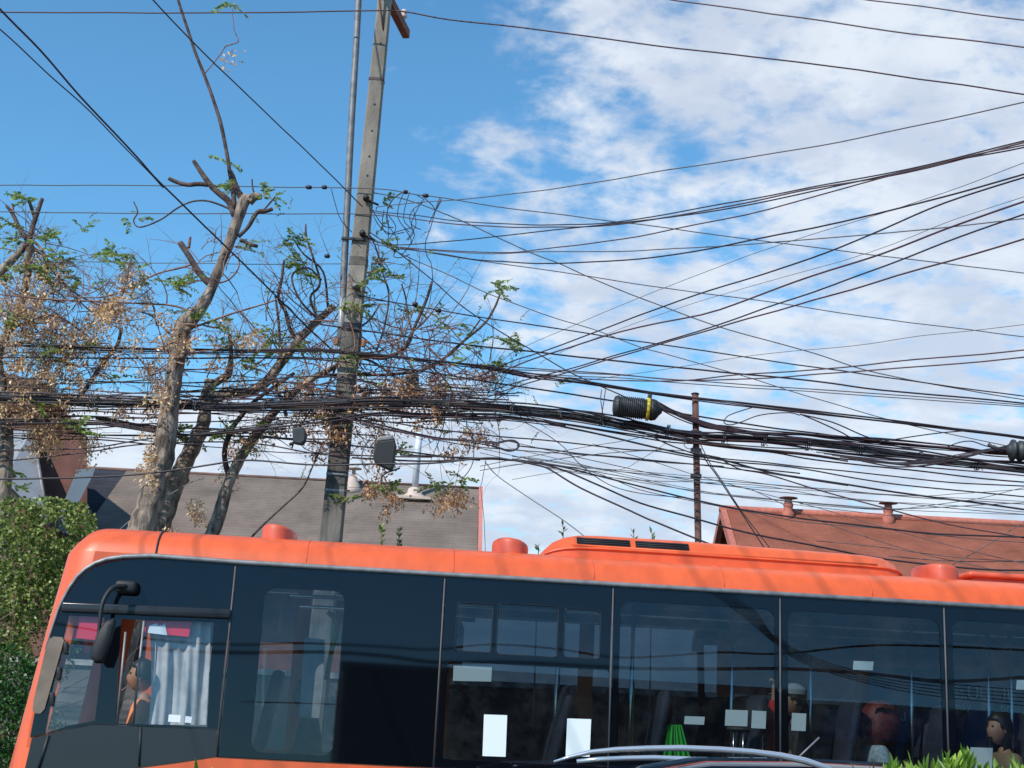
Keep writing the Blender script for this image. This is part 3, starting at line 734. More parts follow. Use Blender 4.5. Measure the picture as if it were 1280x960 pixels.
def person(label, u, v, zseat, face=1, skinm=None, hairm=None, topm=None, raised=False, lean=0., hair='short', headturn=0., sleeve_long=True, capm=None, group=None, scale=1.):
    # seated person; +face looks towards -u (bus front); headturn rotates the head about z
    A = -Ba*face; S = Ba.cross(Vector((0,0,1)))*1.0; S = Bb*(1 if face > 0 else -1); Z = Vector((0,0,1))
    o0 = BW(u, v, zseat)
    def J(f, s, z): return o0+(A*f+S*s+Z*z)*scale
    body = {'hip': (J(0,0,.10), .13), 'waist': (J(.0+lean*.1,0,.25), .12), 'chest': (J(.01+lean*.25,0,.43), (.15)), 'neck0': (J(.0+lean*.33,0,.56), .06), 'neck': (J(.02+lean*.36,0,.63), .052)}
    ed = [('hip','waist'),('waist','chest'),('chest','neck0'),('neck0','neck')]
    for sgn, n_ in ((-1,'l'),(1,'r')):
        up = raised and sgn == -1*1
        body['sh'+n_] = (J(lean*.3, .17*sgn, .51), .062)
        if up:
            body['el'+n_] = (J(.05, .24*sgn, .73), .042); body['wr'+n_] = (J(.02, .22*sgn, .98), .028); body['pa'+n_] = (J(.01, .22*sgn, 1.05), .032)
        else:
            body['el'+n_] = (J(.06, .23*sgn, .26), .045); body['wr'+n_] = (J(.28, .14*sgn, .20), .028); body['pa'+n_] = (J(.35, .12*sgn, .19), .03)
        ed += [('chest','sh'+n_),('sh'+n_,'el'+n_),('el'+n_,'wr'+n_),('wr'+n_,'pa'+n_)]
        fd = Vector((0,0,1)) if up else A
        pa = body['pa'+n_][0]
        for q in range(4):
            base = pa+S*(.016*(q-1.5))+fd*.03; k1 = 'f%d%s' % (q, n_); L = (.075, .085, .08, .062)[q]
            body[k1] = (base+fd*L*.45+(-Z if not up else A)*.012, .009); body[k1+'b'] = (base+fd*L*.7+(-Z if not up else A)*.05, .008)
            ed += [('pa'+n_, k1), (k1, k1+'b')]
        body['th'+n_] = (pa-S*sgn*.045+fd*.02, .011); body['thb'+n_] = (pa-S*sgn*.05+fd*.055, .009); ed += [('pa'+n_,'th'+n_),('th'+n_,'thb'+n_)]
        body['hj'+n_] = (J(.05, .10*sgn, .07), .095); body['kn'+n_] = (J(.46, .12*sgn, .08), .065); body['an'+n_] = (J(.44, .12*sgn, -.33), .04); body['to'+n_] = (J(.58, .13*sgn, -.38), .035)
        ed += [('hip','hj'+n_),('hj'+n_,'kn'+n_),('kn'+n_,'an'+n_),('an'+n_,'to'+n_)]
    b = skin_body(body, ed, 'body', skinm, None)
    # head: an ellipsoid with jaw, nose, brow, ears, in the head's own turned frame
    ht = R(headturn); HA = (A*cos(ht)+S*sin(ht)).normalized(); HS = Z.cross(HA)*-1
    hc = J(.05+lean*.45, 0, .755)
    def H(f, s, z): return hc+(HA*f+HS*s+Z*z)*scale
    hv = []; nu, nv = 20, 14
    for i in range(nv+1):
        ph = pi*i/nv
        for j in range(nu):
            t = 2*pi*j/nu; x = sin(ph)*cos(t); y = sin(ph)*sin(t); z = cos(ph)
            f = x*.100; s_ = y*.076; zz = z*.125
            if z < 0: s_ *= 1+z*.30; f += .012*(-z)*(1 if x > 0 else -.6)
            fr = max(0, x)
            if abs(z+.05) < .35 and abs(y) < .28 and fr > .6: f += .026*(1-abs(y)/.28)*(1-abs(z+.12)/.4)
            if .08 < z < .38 and fr > .5 and .15 < abs(y) < .6: f -= .010
            if -.62 < z < -.42 and fr > .5 and abs(y) < .3: f += .006
            hv.append(H(f, s_, zz))
    b.add(hv, [(i*nu+j, i*nu+(j+1) % nu, (i+1)*nu+(j+1) % nu, (i+1)*nu+j) for i in range(nv) for j in range(nu)], True)
    for sg in (-1, 1):
        b.add([H(-.0+.018*cos(a), sg*.078+sg*.012*(k % 2), .0+.032*sin(a)) for k, a in enumerate([R(x) for x in range(0, 360, 45)])], [tuple(range(8))], True)
    root = b.build('person', skinm, origin=J(0,0,-.42)); tag(root, label, 'person', group)
    def sub(mb, nm, m): ORG[root.name] = ORG[root.name]; return mb.build(nm, m, root)
    e = MB()
    for sg in (-1, 1): e.blob(H(.083, sg*.03, .022), .012)
    sub(e, 'eyes', m_rubber)
    e = MB(); e.tube([H(.094, -.025, -.062), H(.102, 0, -.060), H(.094, .025, -.062)], .006, 6); sub(e, 'mouth', m_lips)
    # clothing: thicker copies of the torso and sleeves
    top = {k: (p, (r+.016)) for k, (p, r) in body.items() if k in ('hip','waist','chest','neck0','shl','shr','ell','elr','wrl','wrr')}
    te = [x for x in ed if x[0] in top and x[1] in top]
    sub(skin_body(top, te, 'top', topm, None), 'jacket', topm)
    tr = {k: (p, (r+.014)) for k, (p, r) in body.items() if k in ('hip','hjl','hjr','knl','knr','anl','anr')}
    te = [x for x in ed if x[0] in tr and x[1] in tr]
    sub(skin_body(tr, te, 'tr', m_rubber, None), 'trousers', m_trouser)
    # hair
    h = MB(); hv = []; nu, nv = 28, 14; rmax = {'short': .58, 'long': .96, 'curly': .98}[hair]
    rnd = random.Random(int(u*100))
    for i in range(nv+1):
        ph = pi*rmax*i/nv
        for j in range(nu):
            t = 2*pi*j/nu; x = sin(ph)*cos(t); y = sin(ph)*sin(t); z = cos(ph)
            ex = 1.10; f, s_, zz = x*.108*ex, y*.085*ex, z*.133*ex
            if hair == 'curly': g_ = 1.02+.12*noise.noise(Vector((x, y, z))*3.2+Vector((u,0,0)))+.10*noise.noise(Vector((x,y,z))*9); f *= 1.38*g_; s_ *= 1.7*g_; zz = zz*1.12*g_-(.06 if z < 0 else 0)
            if hair == 'long' and z < 0: zz *= 1.5
            if hair != 'curly' and x > .35 and z < .45: f = min(f, .045)
            if hair != 'curly' and x > .2 and z < -.1: f = min(f, .0)
            hv.append(H(f-.008, s_, zz+.006))
    h.add(hv, [(i*nu+j, i*nu+(j+1) % nu, (i+1)*nu+(j+1) % nu, (i+1)*nu+j) for i in range(nv) for j in range(nu)], True)
    if hair == 'curly':
        for _ in range(90):
            t = rnd.uniform(0, 2*pi); z = rnd.uniform(-.9, 1); q = math.sqrt(1-z*z)
            pass
            p = Vector((cos(t)*q*.125, sin(t)*q*.115, z*.145)); h.tube([H(*p), H(*(p*1.15+Vector((rnd.uniform(-.02,.02), rnd.uniform(-.02,.02), -.01)))), H(*(p*1.25+Vector((rnd.uniform(-.03,.03), rnd.uniform(-.03,.03), -.05))))], [.012,.009,.004], 4)
    sub(h, 'hair', hairm)
    if capm:
        c_ = MB(); hv = []
        for i in range(7):
            ph = pi*.5*i/6
            for j in range(20):
                t = 2*pi*j/20; hv.append(H(sin(ph)*cos(t)*.122-.004, sin(ph)*sin(t)*.10, cos(ph)*.10+.052))
        c_.add(hv, [(i*20+j, i*20+(j+1) % 20, (i+1)*20+(j+1) % 20, (i+1)*20+j) for i in range(6) for j in range(20)], True)
        c_.add([H(.10,-.07,.055), H(.19,-.05,.042), H(.205,0,.045), H(.19,.05,.042), H(.10,.07,.055), H(.10,0,.068)], [(0,1,2,5),(5,2,3,4)], True)
        sub(c_, 'cap', capm)
    return root
m_lips = mat('lips', (.30, .09, .08), .5)
m_trouser = mat('dark_trousers', (.02, .022, .03), .85)
m_hair_red = mat('red_hair', (.13, .018, .015), .6, var=.5, scale=30)
m_hair_dk = mat('dark_hair', (.012, .010, .010), .5)
m_jk_grey = mat('grey_jacket', (.34, .40, .44), .9, var=.3, scale=40)
m_jk_dark = mat('dark_top', (.02, .02, .024), .85)
m_jk_tan = mat('tan_jacket', (.28, .18, .11), .8)
m_jk_red = mat('red_top', (.48, .015, .02), .8)
m_jk_blue = mat('slate_top', (.09, .11, .16), .85, var=.3, scale=30)
m_cap = mat('grey_cap', (.22, .23, .25), .8)
m_orangevest = mat('orange_vest', (.80, .22, .08), .7)
def pplace(px, py, v):
    # seat height such that the head centre projects on the pixel
    u, z = b_at_v(px, py, v); return u, v, z-.755
m_skinw = mat('warm_skin', (.40, .20, .13), .55)
person('passenger with bushy red hair and grey jacket seen from behind', *pplace(1092, 902, .42), face=-1, skinm=m_skin, hairm=m_hair_red, topm=m_jk_grey, hair='curly', headturn=-35)
person('passenger in tan jacket with dark hair looking left', *pplace(1256, 912, .40), face=1, skinm=m_skinw, hairm=m_hair_dk, topm=m_jk_tan, hair='long', headturn=-15)
person('passenger in grey cap and dark top beside small posted paper', *pplace(997, 876, .50), face=1, skinm=m_skinw, hairm=m_hair_dk, topm=m_jk_dark, capm=m_cap, headturn=-5)
person('passenger in red top raising one arm to the rail', *pplace(962, 908, .62), face=1, skinm=m_skinw, hairm=m_hair_dk, topm=m_jk_red, raised=True, headturn=10)
person('passenger in slate blue top behind the red-haired one', *pplace(1150, 934, .85), face=-1, skinm=m_skin2, hairm=m_hair_dk, topm=m_jk_blue, headturn=20)
person('passenger with long dark hair near the yellow rail', *pplace(822, 884, 1.7), face=-1, skinm=m_skin2, hairm=m_hair_dk, topm=m_jk_dark, hair='long', headturn=-60)
person('bus driver in orange vest sitting behind the side window', *pplace(184, 846, 1.05), face=1, skinm=m_skin2, hairm=m_hair_dk, topm=m_orangevest, headturn=0)
person('standing figure in dark clothes behind the cab seen through rounded pane', *pplace(390, 868, .8), face=1, skinm=m_skin, hairm=m_hair_dk, topm=m_jk_dark, headturn=10)
# green pleated cloth bag leaning in the window
b = MB(); vG = .22; top_ = [b2(x, 905+((x-838)**2)*.02, vG) for x in (834, 839, 844, 849, 854)]
rows = []
for kz in range(6):
    t = kz/5; row = []
    for j in range(25):
        s = j/24; xp = (835+17*s)*(1-t)+(824+40*s)*t; yp = 906+(50*t); u, z = b2(xp, yp, vG); row.append(BW(u, vs_(z)+vG+(.03+.018*sin(j*.9+1))*sin(j*1.57+sin(j*.5))*(.4+.6*t)-.04*t, z))
    rows.append(row)
for kz in range(5, -1, -1):
    rows.append([p+Bb*.16*(.3+.7*kz/5) for p in rows[kz]])
b.add([p for r in rows for p in r], [(i*25+j, i*25+j+1, (i+1)*25+j+1, (i+1)*25+j) for i in range(len(rows)-1) for j in range(24)], True)
tag(b.build('cloth_bag', m_green), 'bright green pleated cloth bag showing in the bus window', 'bag')

# ------------------------------------------------------------------ utility pole
PY = 17.5
pole = thing('utility_pole', 'tall concrete utility pole with drilled holes and wooden crossarm top', 'utility pole', at(411, 672, PY)*1.0)
ORG[pole.name] = pole.location.copy()
Pt = at(481, 0, PY); Pb = at(414, 672, PY)
dirp = (Pt-Pb).normalized()
Ptop = Pt+dirp*1.1; Pbot = Pb-dirp*((Pb.z+.1)/dirp.z)
rot = R(0)
Xp = Vector((cos(rot), -sin(rot), 0)); Yp = dirp.cross(Xp).normalized()*1; Xp = Yp.cross(dirp).normalized()
def polept(t): return Pbot+(Ptop-Pbot)*t
def tz(y): # parameter for pixel row y along the pole axis
    lo, hi = 0., 1.
    for _ in range(40):
        mid = (lo+hi)/2; P = polept(mid)-CAM; c = M.transposed() @ P; yy = 480-(c.y/-c.z)*F
        if yy > y: lo = mid
        else: hi = mid
    return lo
def wid(t): return .30-.135*t
def pole_prism(b, t0, t1, grow=0., n=8):
    rows = []
    for i in range(n+1):
        t = t0+(t1-t0)*i/n; c = polept(t); w = wid(t)/2+grow; d = w*.72; ch = .018
        rows.append([c+Xp*x+Yp*y for x, y in ((-w+ch,-d),(w-ch,-d),(w,-d+ch),(w,d-ch),(w-ch,d),(-w+ch,d),(-w,d-ch),(-w,-d+ch))])
    b.add([p for r in rows for p in r], [(i*8+k, i*8+(k+1) % 8, (i+1)*8+(k+1) % 8, (i+1)*8+k) for i in range(n) for k in range(8)]+[tuple(reversed(range(8))), tuple(range(n*8, n*8+8))])
b = MB(); pole_prism(b, tz(470), 1); b.build('shaft', m_concrete, pole)
b = MB(); pole_prism(b, 0, tz(470)-.0005, .002); b.build('shaded_foot', m_concrete_dk, pole)  # lower shaft in darker concrete: shade of trees and cables painted in
b = MB(); pole_prism(b, tz(440), tz(415), .012, 1); b.build('dark_band', m_concrete_dk, pole)  # darker ring of concrete round the shaft
def proj_face(t, off=0.): return polept(t)-Yp*(wid(t)*.36+.002)*1+Xp*off
front = -1 if (Yp.y > 0) else 1
def fpt(y, off=0., out=.0):
    t = tz(y); return polept(t)+Yp*front*(wid(t)*.36+out)+Xp*off
for y in (34, 57, 102, 133, 166, 198, 222):
    b = MB(); c = fpt(y, .01, -.012); b.lathe(c, [(.014,0),(.014,.016)], 10, (Xp, dirp, Yp*front)); b.build('bolt_hole', m_rubber, pole)
for y, th_, mm in ((101, .018, m_cable2), (328, .055, m_concrete_dk), (594, .012, m_galv), (614, .012, m_galv), (464, .02, m_galv), (408, .03, m_cable), (424, .045, m_cable)):  # the dark concrete band paints the crossarm's shadow; the others are real bands
    t = tz(y); h = th_/ (Ptop-Pbot).length; b = MB(); pole_prism(b, t-h, t+h, .006, 1); b.build('band', mm, pole)  # the one in dark concrete is the crossarm's painted shadow
for y, off in ((252, .03), (296, .03), (362, .0)):
    b = MB(); c = fpt(y, off); b.tube([c, c+Yp*front*.10, c+Yp*front*.13+Xp*.03], .012, 6); b.lathe(c+Yp*front*.02, [(.03,0),(.045,.02),(.025,.05),(.04,.07),(.01,.09)], 10, (Xp, dirp, Yp*front)); b.tube([c+Xp*.0, c+Xp*.16-dirp*.06], .015, 6); b.build('hook_bracket', m_rubber if y != 362 else m_galv, pole)
for sx in (-1, 1):
    b = MB(); c = polept(tz(430))+Xp*sx*.17+Yp*front*.08; b.rbox(c, (.05, .05, .10), .012); b.tube([c, c+Xp*sx*.06+dirp*.03], .013, 6); b.build('clamp', m_clamp, pole)
# wooden crossarm receding from the camera
cp = at(474, -22, 18.0-.35); cz = cp.z
a1 = at(508, 43, PY*1.083); a1.z = a1.z
a0 = at(474, -24, PY-.1); dd_ = (a1-a0).normalized(); sX = dd_.cross(Vector((0,0,1))).normalized(); sZ = sX.cross(dd_)
b = MB(); b.box(a0+(a1-a0)*.5-dd_*.35, ((a1-a0).length+.7, .10, .13), (dd_, sX, sZ)); b.build('crossarm', m_wood, pole, bevel=.008)
b = MB(); c = a1-dd_*.22+sZ*.07; b.lathe(c, [(.015,0),(.015,.07),(.045,.08),(.05,.11),(.03,.13),(.045,.15),(.03,.2)], 12); b.build('insulator', m_cream, pole)
b = MB(); b.tube([a0-dd_*.1-sZ*.06, polept(tz(62))+Xp*.08], .014, 6); b.build('brace', m_rust, pole)
# galvanised pipe strapped beside it
b = MB(); pp = crom([tuple(at(x, y, PY-.05)) for x, y in ((450,-60),(448,0),(445,60),(439,160),(434,260),(430,340),(429,385))], 5)
b.tube(pp, .044, 12); b.build('conduit', m_galv, pole)
b = MB(); b.tube([at(429,372,PY-.05), at(427,402,PY-.05), at(424,432,PY-.05)], [.047,.05,.04], 10); b.build('conduit_boot', m_sheet, pole)
b = MB(); c = at(434, 298, PY-.1); b.box(c+Xp*.08, (.3, .03, .03), (Xp, Yp, dirp)); b.build('strap', m_rubber, pole)

# steel post carrying the cables on the right
SY = 17.2
post = thing('steel_post', 'slim brown rusty steel post carrying the cable bundle', 'post', at(871, 672, SY)); s0 = at(869, 493, SY); s1 = at(873, 690, SY); dS = (s0-s1).normalized(); s2 = s1-dS*(s1.z/dS.z)
b = MB(); b.tube([s2, s0], .041, 10); b.build('shaft', m_rust, post)
b = MB(); b.lathe(s0, [(.05,0),(.052,.01),(.03,.02)], 10); b.build('cap', m_rubber, post)
for y in (541, 563, 595):
    b = MB(); c = at(870, y, SY-.06); b.box(c, (.13, .04, .05)); b.build('clamp', m_cable, post)

# ------------------------------------------------------------------ cables
ORD = ['first','second','third','fourth','fifth','sixth','seventh','eighth','ninth','tenth','eleventh','twelfth','thirteenth','fourteenth','fifteenth','sixteenth','seventeenth','eighteenth','nineteenth','twentieth']
def ordw(i):
    T = ['','','twenty','thirty','forty','fifty']
    if i < 20: return ORD[i]
    n_ = i+1
    return (T[n_//10]+'-'+ORD[n_ % 10-1]) if n_ % 10 else {20:'twentieth',30:'thirtieth',40:'fortieth',50:'fiftieth'}[n_]
SINGLES = []
def cable(pts, w, Y0=17.4, Y1=17.4, m=None, kind='R', label=None, group=None, name='cable', per=5, sag=0):
    # pts in photo pixels; depth runs so that 1/Y is linear between the ends
    x0, x1 = pts[0][0], pts[-1][0]
    L = [0]
    for a, c in zip(pts, pts[1:]): L.append(L[-1]+math.hypot(c[0]-a[0], c[1]-a[1]))
    q = []
    for (x, y), l in zip(pts, L):
        t = l/L[-1]; iy = (1/Y0)*(1-t)+(1/Y1)*t; q.append((x, y, 1/iy))
    P = [at(a, c, d) for a, c, d in crom(q, per)]
    rs = [w/2*.80*p.y/F for p in P]
    rr = sum(rs)/len(rs); P = [p+Vector((0, 0, noise.noise(p*1.3+Vector((w*7, 0, 0)))*.012)) for p in P]
    # beyond the frame the cable simply runs on along its last direction
    if pts[-1][0] > 1300: e = (P[-1]-P[-3]).normalized(); P += [P[-1]+e*5+Vector((0,0,-.12)), P[-1]+e*12+Vector((0,0,-.1))]
    if pts[0][0] < -20 or pts[0][1] < -5:
        e = (P[0]-P[2]).normalized(); P = [P[0]+e*12+Vector((0,0,-.1)), P[0]+e*5+Vector((0,0,-.12))]+P
    b = MB(); b.tube(P, rr, 6)
    o = b.build(name, m or m_cable); o['category'] = 'cable'
    if label: o['label'] = label
    if group: o['group'] = group
    if not label: SINGLES.append((o, kind, pts, w))
    return o
def yat(pts, x):
    for a, c in zip(pts, pts[1:]):
        if min(a[0], c[0]) <= x <= max(a[0], c[0]) and a[0] != c[0]: return a[1]+(c[1]-a[1])*(x-a[0])/(c[0]-a[0])
    return None
def bundle(pts, n, spread, w, Y0, Y1, label, group, seed=1, ms=None):
    rnd = random.Random(seed); made = []
    for k in range(n):
        off = (k/(n-1)-.5)*spread if n > 1 else 0
        pp = []; ph = rnd.uniform(0, 6); fr = rnd.uniform(.8, 1.8)
        for i, (x, y) in enumerate(pts):
            o_ = off*(.75+.5*sin(i*fr+ph))+rnd.uniform(-.5, .5)*spread*.16; pp.append((x, y+o_))
        dY = rnd.uniform(-.12, .12)
        made.append((pp[-2][1], cable(pp, w*rnd.uniform(.75, 1.15), Y0+dY, Y1+dY, (ms or [m_cable, m_cable, m_cable2])[k % (len(ms) if ms else 3)], label=label, group=group)))
    made.sort(key=lambda a: a[0])
    for i, (_, o) in enumerate(made): o['label'] = label.replace('one ', ordw(i)+' ', 1).replace('strand ', 'strand from top ', 1)
FAR = 17.4
# upper lines
cable([(-60,14),(0,15),(240,16),(450,13.5),(500,14),(560,24),(680,38),(850,61),(1000,78),(1180,103),(1280,118),(1360,130)], 2.5, 17.9, 16.0, m_cable2, label='brown power line crossing the pole top just under the frame edge')
cable([(780,-10),(820,-3),(1000,22),(1140,42),(1280,59),(1360,70)], 2.5, 17.9, 15, m_cable2, kind='R')
cable([(1010,-9),(1060,-3),(1150,8),(1280,25),(1360,36)], 2.3, 17.9, 15, m_cable2, kind='R')
cable([(-60,-55),(0,11),(50,62),(100,120),(170,195),(200,228),(270,296),(330,355),(372,397),(415,438)], 3.1, 11, 17.2, m_cable, label='thick black cable descending steeply from the top left corner')
cable([(-60,-10),(0,38),(60,92),(110,137),(150,178),(186,214),(204,234)], 2.2, 11, 14.1, m_cable, label='thinner black cable joining the steep one from the left edge')
cable([(150,-45),(190,-2),(250,62),(300,110),(350,158),(400,205),(453,258)], 2.3, 12, 17.3, m_cable, label='dark cable slanting down from the top edge to the pole')
cable([(-60,231),(0,231.5),(200,232),(385,234),(475,236),(520,243),(552,247),(620,258),(740,273),(900,294),(1087,318),(1280,341),(1360,350)], 1.7, 17.6, 17, m_cable3)
cable([(-60,265),(0,265),(200,267),(430,267),(480,270)], 1.7, 17.6, 17.4, m_cable3, kind='L')
cable([(60,328),(130,328),(300,330),(440,330)], 1.3, 17.8, 17.6, m_cable3, label='thin grey wire above the cut branches ending at the pole')
# the fan rising to the right edge
cable([(470,262),(480,257),(570,250),(647,242),(740,229),(830,213),(980,190),(1102,166),(1280,128),(1360,110)], 2., 17.3, 11, m_cable3)
cable([(462,262),(480,265),(530,271),(584,278),(660,281),(740,280),(800,273),(900,255.5),(1009,235),(1131,213),(1280,176),(1360,154)], 2., 17.3, 10.5)
cable([(462,264),(484,268),(530,275),(584,281),(660,284),(740,283),(800,277),(900,260.5),(1009,238),(1131,216),(1280,179),(1360,157)], 2.2, 17.3, 10.4, m_cable2)
cable([(462,300),(492,306),(550,303),(617,296),(740,282),(800,276),(900,262.5),(1020,239),(1181,203),(1280,184),(1360,165)], 2.1, 17.3, 10.3)
cable([(462,302),(480,307),(549,313),(626,316),(680,311),(740,304),(820,291),(961,261),(1102,223),(1210,196),(1280,181),(1360,160)], 2.0, 17.3, 10.2, m_cable2)
cable([(500,309),(560,314),(626,317),(680,315),(740,315),(820,312),(961,303),(1149,288),(1280,274),(1360,266)], 1.8, 17.3, 12, m_cable3)
cable([(500,311),(549,317),(597,325),(634,327.5),(680,329),(727,327.5),(820,321),(903,308),(1087,269),(1181,246),(1280,218),(1360,193)], 2.4, 17.3, 10, m_cable)
cable([(600,470),(640,452),(680,439),(820,387),(886,364),(994,330),(1087,294),(1181,254),(1280,222),(1360,196)], 2.4, 17.3, 10)
cable([(600,476),(640,459),(680,444),(774,416),(900,387),(994,352),(1087,322),(1181,287),(1280,252),(1360,224)], 2.7, 17.3, 9.8, m_cable2)
cable([(610,490),(640,480),(708,462),(820,430),(900,405),(975,379),(1087,340),(1181,304),(1280,268),(1360,238)], 2.3, 17.3, 9.8, m_cable)
cable([(610,496),(650,482),(720,462),(820,432),(900,408),(994,382),(1119,346),(1280,299),(1360,275)], 2.4, 17.3, 9.6, m_cable2)
cable([(640,440),(700,414),(800,372),(900,333),(994,300),(1181,241),(1280,204),(1360,175)], 1.0, 17.3, 10.5, m_cable3)
cable([(700,440),(800,402),(900,369),(1087,316),(1200,272),(1280,246),(1360,222)], .9, 17.3, 10.5, m_cable3)
cable([(700,480),(820,463),(940,445),(1085,430),(1170,418),(1280,406),(1360,398)], 1.0, 17.3, 12, m_cable3)
# wires falling to the right
cable([(462,240),(490,245),(524,255),(584,279),(626,299),(667,317),(699,329),(740,348),(820,380),(891,406),(1008,439),(1082,463),(1180,483),(1280,500),(1360,512)], 1.8, 17.5, 17.4, m_cable3)
cable([(500,309),(549,318),(626,330),(680,337),(740,346),(820,359),(980,380),(1102,399),(1280,421),(1360,430)], 1.6, 17.4, 17.2, m_cable3)
cable([(585,400),(470,300),(507,320),(540,333)][1:3]+[(560,343),(605,365),(644,380),(699,399),(748,414),(800,434),(820,440),(923,468),(1027,500),(1140,532),(1280,562),(1360,580)], 1.5, 17.4, 17.2, m_cable3)
cable([(462,290),(492,311),(540,350),(573,380),(609,405),(669,440),(717,467),(790,500)], 2.0, 17.4, 17.2)
cable([(440,368),(484,377),(545,388),(609,398),(738,417),(780,424),(822,430),(926,446),(1030,461),(1062,465),(1145,477),(1280,495),(1360,505)], 2.1, 17.4, 17.2)
cable([(400,405),(460,414),(540,426),(609,434),(686,442),(748,449),(800,454),(905,465),(976,472),(1040,479),(1103,487),(1280,504),(1360,512)], 2.8, 17.4, 17.2)
cable([(640,468),(720,473),(780,476),(853,475),(926,468),(1030,462),(1145,450),(1280,438),(1360,430)], 2.2, 17.4, 13, m_cable2)
cable([(600,455),(680,462),(780,469),(863,475),(968,472),(1040,467),(1145,459),(1280,447),(1360,440)], 2.2, 17.4, 13, m_cable2)
cable([(640,462),(720,466),(780,469),(884,477),(1040,488),(1280,506.5),(1360,513)], 1.8, 17.4, 17.2, m_cable3)
cable([(640,466),(720,470),(780,473),(884,481),(1040,491),(1280,509),(1360,515)], 1.6, 17.4, 17.2, m_cable3)
upper = [(-60,428),(0,430),(162,436),(300,438),(400,439),(440,442),(490,446),(540,451),(609,459),(665,470),(727,478),(800,489),(863,497),(926,505),(1040,519),(1145,531),(1230,541),(1280,547),(1360,560)]
bundle(upper, 4, 4.2, 2.6, 17.3, 17.2, 'one strand of the upper taut cable bundle above the steel post', 'strands of the upper taut bundle', 3)
cable([(-60,446),(0,447),(187,448),(344,447),(430,452),(530,464),(619,479),(673,487),(748,499),(800,507),(822,512),(874,520),(960,534),(1040,545),(1110,556),(1200,572),(1280,580),(1360,588)], 2.7, 17.4, 17.2)
mainb = [(-60,496),(0,498),(90,500),(175,503),(281,509),(400,505),(470,502),(552,505),(609,508),(665,513),(727,520),(780,531),(800,532),(863,543),(905,547),(968,552),(1040,559),(1145,571),(1210,580),(1280,587),(1360,596)]
bundle(mainb, 16, 13.0, 2.7, 17.25, 17.1, 'one strand of the thick sagging main cable bundle below the closure', 'strands of the main cable bundle', 5, [m_cable, m_cable, m_cable2, m_closure])
bundle([(560,508),(640,516),(727,528),(800,541),(863,552),(930,560),(1000,566),(1060,575)], 3, 3.0, 2.0, 17.25, 17.1, 'one greyish strand under the main bundle left of the post', 'greyish strands under the main bundle', 15, [m_cable3, m_cable2])
second = [(820,506),(850,520),(880,531),(905,536),(947,541),(1000,543),(1040,547),(1103,553),(1187,560),(1240,566),(1300,570),(1360,576)]
bundle(second, 8, 7.5, 2.5, 17.2, 17.1, 'one strand of the slack bundle right of the steel post', 'strands of the slack bundle', 8)
third = [(-60,522),(0,526),(125,528),(219,543),(300,538),(400,527),(470,517),(540,519),(600,521),(644,523),(686,528),(707,533)]
bundle(third, 6, 6.5, 2.4, 17.2, 17.1, 'one strand of the lower bundle crossing behind the cut tree', 'strands of the lower bundle', 11)
cable([(680,527),(707,534),(760,546),(800,555),(870,570),(905,576),(968,592),(1020,600),(1145,619),(1280,636),(1360,648)], 3.2, 17.2, 17.0)
cable([(680,526),(727,533),(800,544),(860,552),(905,558),(968,566),(1020,575),(1137,588),(1280,603),(1360,610)], 2.5, 17.2, 17.0)
cable([(640,524),(707,531),(800,547),(842,553),(900,556),(1020,570),(1145,583),(1280,595),(1360,602)], 2.3, 17.2, 17.0, m_cable2)
cable([(740,528),(797,539),(842,558),(897,574),(967,581),(1020,589),(1082,600),(1145,608),(1280,621),(1360,628)], 2.3, 17.1, 17.0)
cable([(870,567),(905,573),(960,578),(1020,585),(1103,594),(1187,603),(1280,608),(1360,613)], 2.2, 17.1, 17.0)
cable([(440,520),(490,528),(540,536),(615,545),(669,549),(727,555),(780,562),(822,564),(863,571),(930,583),(1000,592)], 2.3, 17.1, 17.0, label='dark cable running just above the small tied loop')
bundle([(420,520),(470,532),(540,547),(580,550),(615,554),(624,555)], 4, 4.5, 2.1, 17.1, 17.0, 'one strand of the tied bundle that ends in a small loop', 'strands leading into the tied loop', 21)
for k, (ox, oy) in enumerate(((0,0),(.0,1.4),(1.2,.6))):
    lp = [(615,555),(624,552+oy*.3),(636,550),(644,551),(648,556),(645,561),(636,563),(626,560),(615,556.5)]
    cable([(x+ox, y+oy) for x, y in lp], 1.8, 17.0, 17.0, label=('outer','middle','inner')[k]+' turn of the loose black cable loop tied at the end of a bundle', group='tied loop turns')
cable([(646,557),(690,562),(727,567),(800,574),(867,580),(947,589),(1000,598),(1060,607)], 2.3, 17.1, 17.0, label='dark cable leaving the right side of the tied loop')
cable([(540,549),(600,559),(650,563),(700,566),(760,571),(830,578),(905,583)], 1.6, 17.1, 17.0, label='thin dark cable passing under the tied loop')
low0 = [(-60,602),(0,599),(100,597),(175,593),(230,586),(265,581),(312,576),(400,581),(470,580),(540,579),(609,573),(644,576),(675,582)]
cable(low0+[(690,588),(727,610),(800,645),(822,654),(870,673),(920,692)], 3.0, 17.2, 15.5, label='black cable sagging lowest to the bus roof left of the post')
cable([(440,572),(520,576),(600,574),(650,576),(696,585),(748,606),(800,628),(863,646),(947,669),(1026,684),(1128,702),(1207,710),(1280,713),(1360,716)], 3.0, 17.1, 16.8)
cable([(500,569),(560,571),(640,575),(690,581),(748,595),(800,608),(863,623),(926,636),(1020,650),(1145,665),(1280,672),(1360,674)], 2.8, 17.1, 16.8)
cable([(905,576),(926,586),(957,592),(1020,612),(1103,634),(1187,655),(1280,672),(1360,690)], 2.3, 17.1, 16.8, m_cable2)
cable([(640,570),(700,579),(780,590),(867,598),(950,605),(1040,612),(1150,622),(1280,630),(1360,636)], 1.5, 17.1, 17.0, m_cable3)
cable([(640,573),(720,585),(780,596),(863,613),(926,621),(1040,632),(1120,636),(1280,628),(1360,620)], 1.5, 17.1, 17.0, m_cable3)
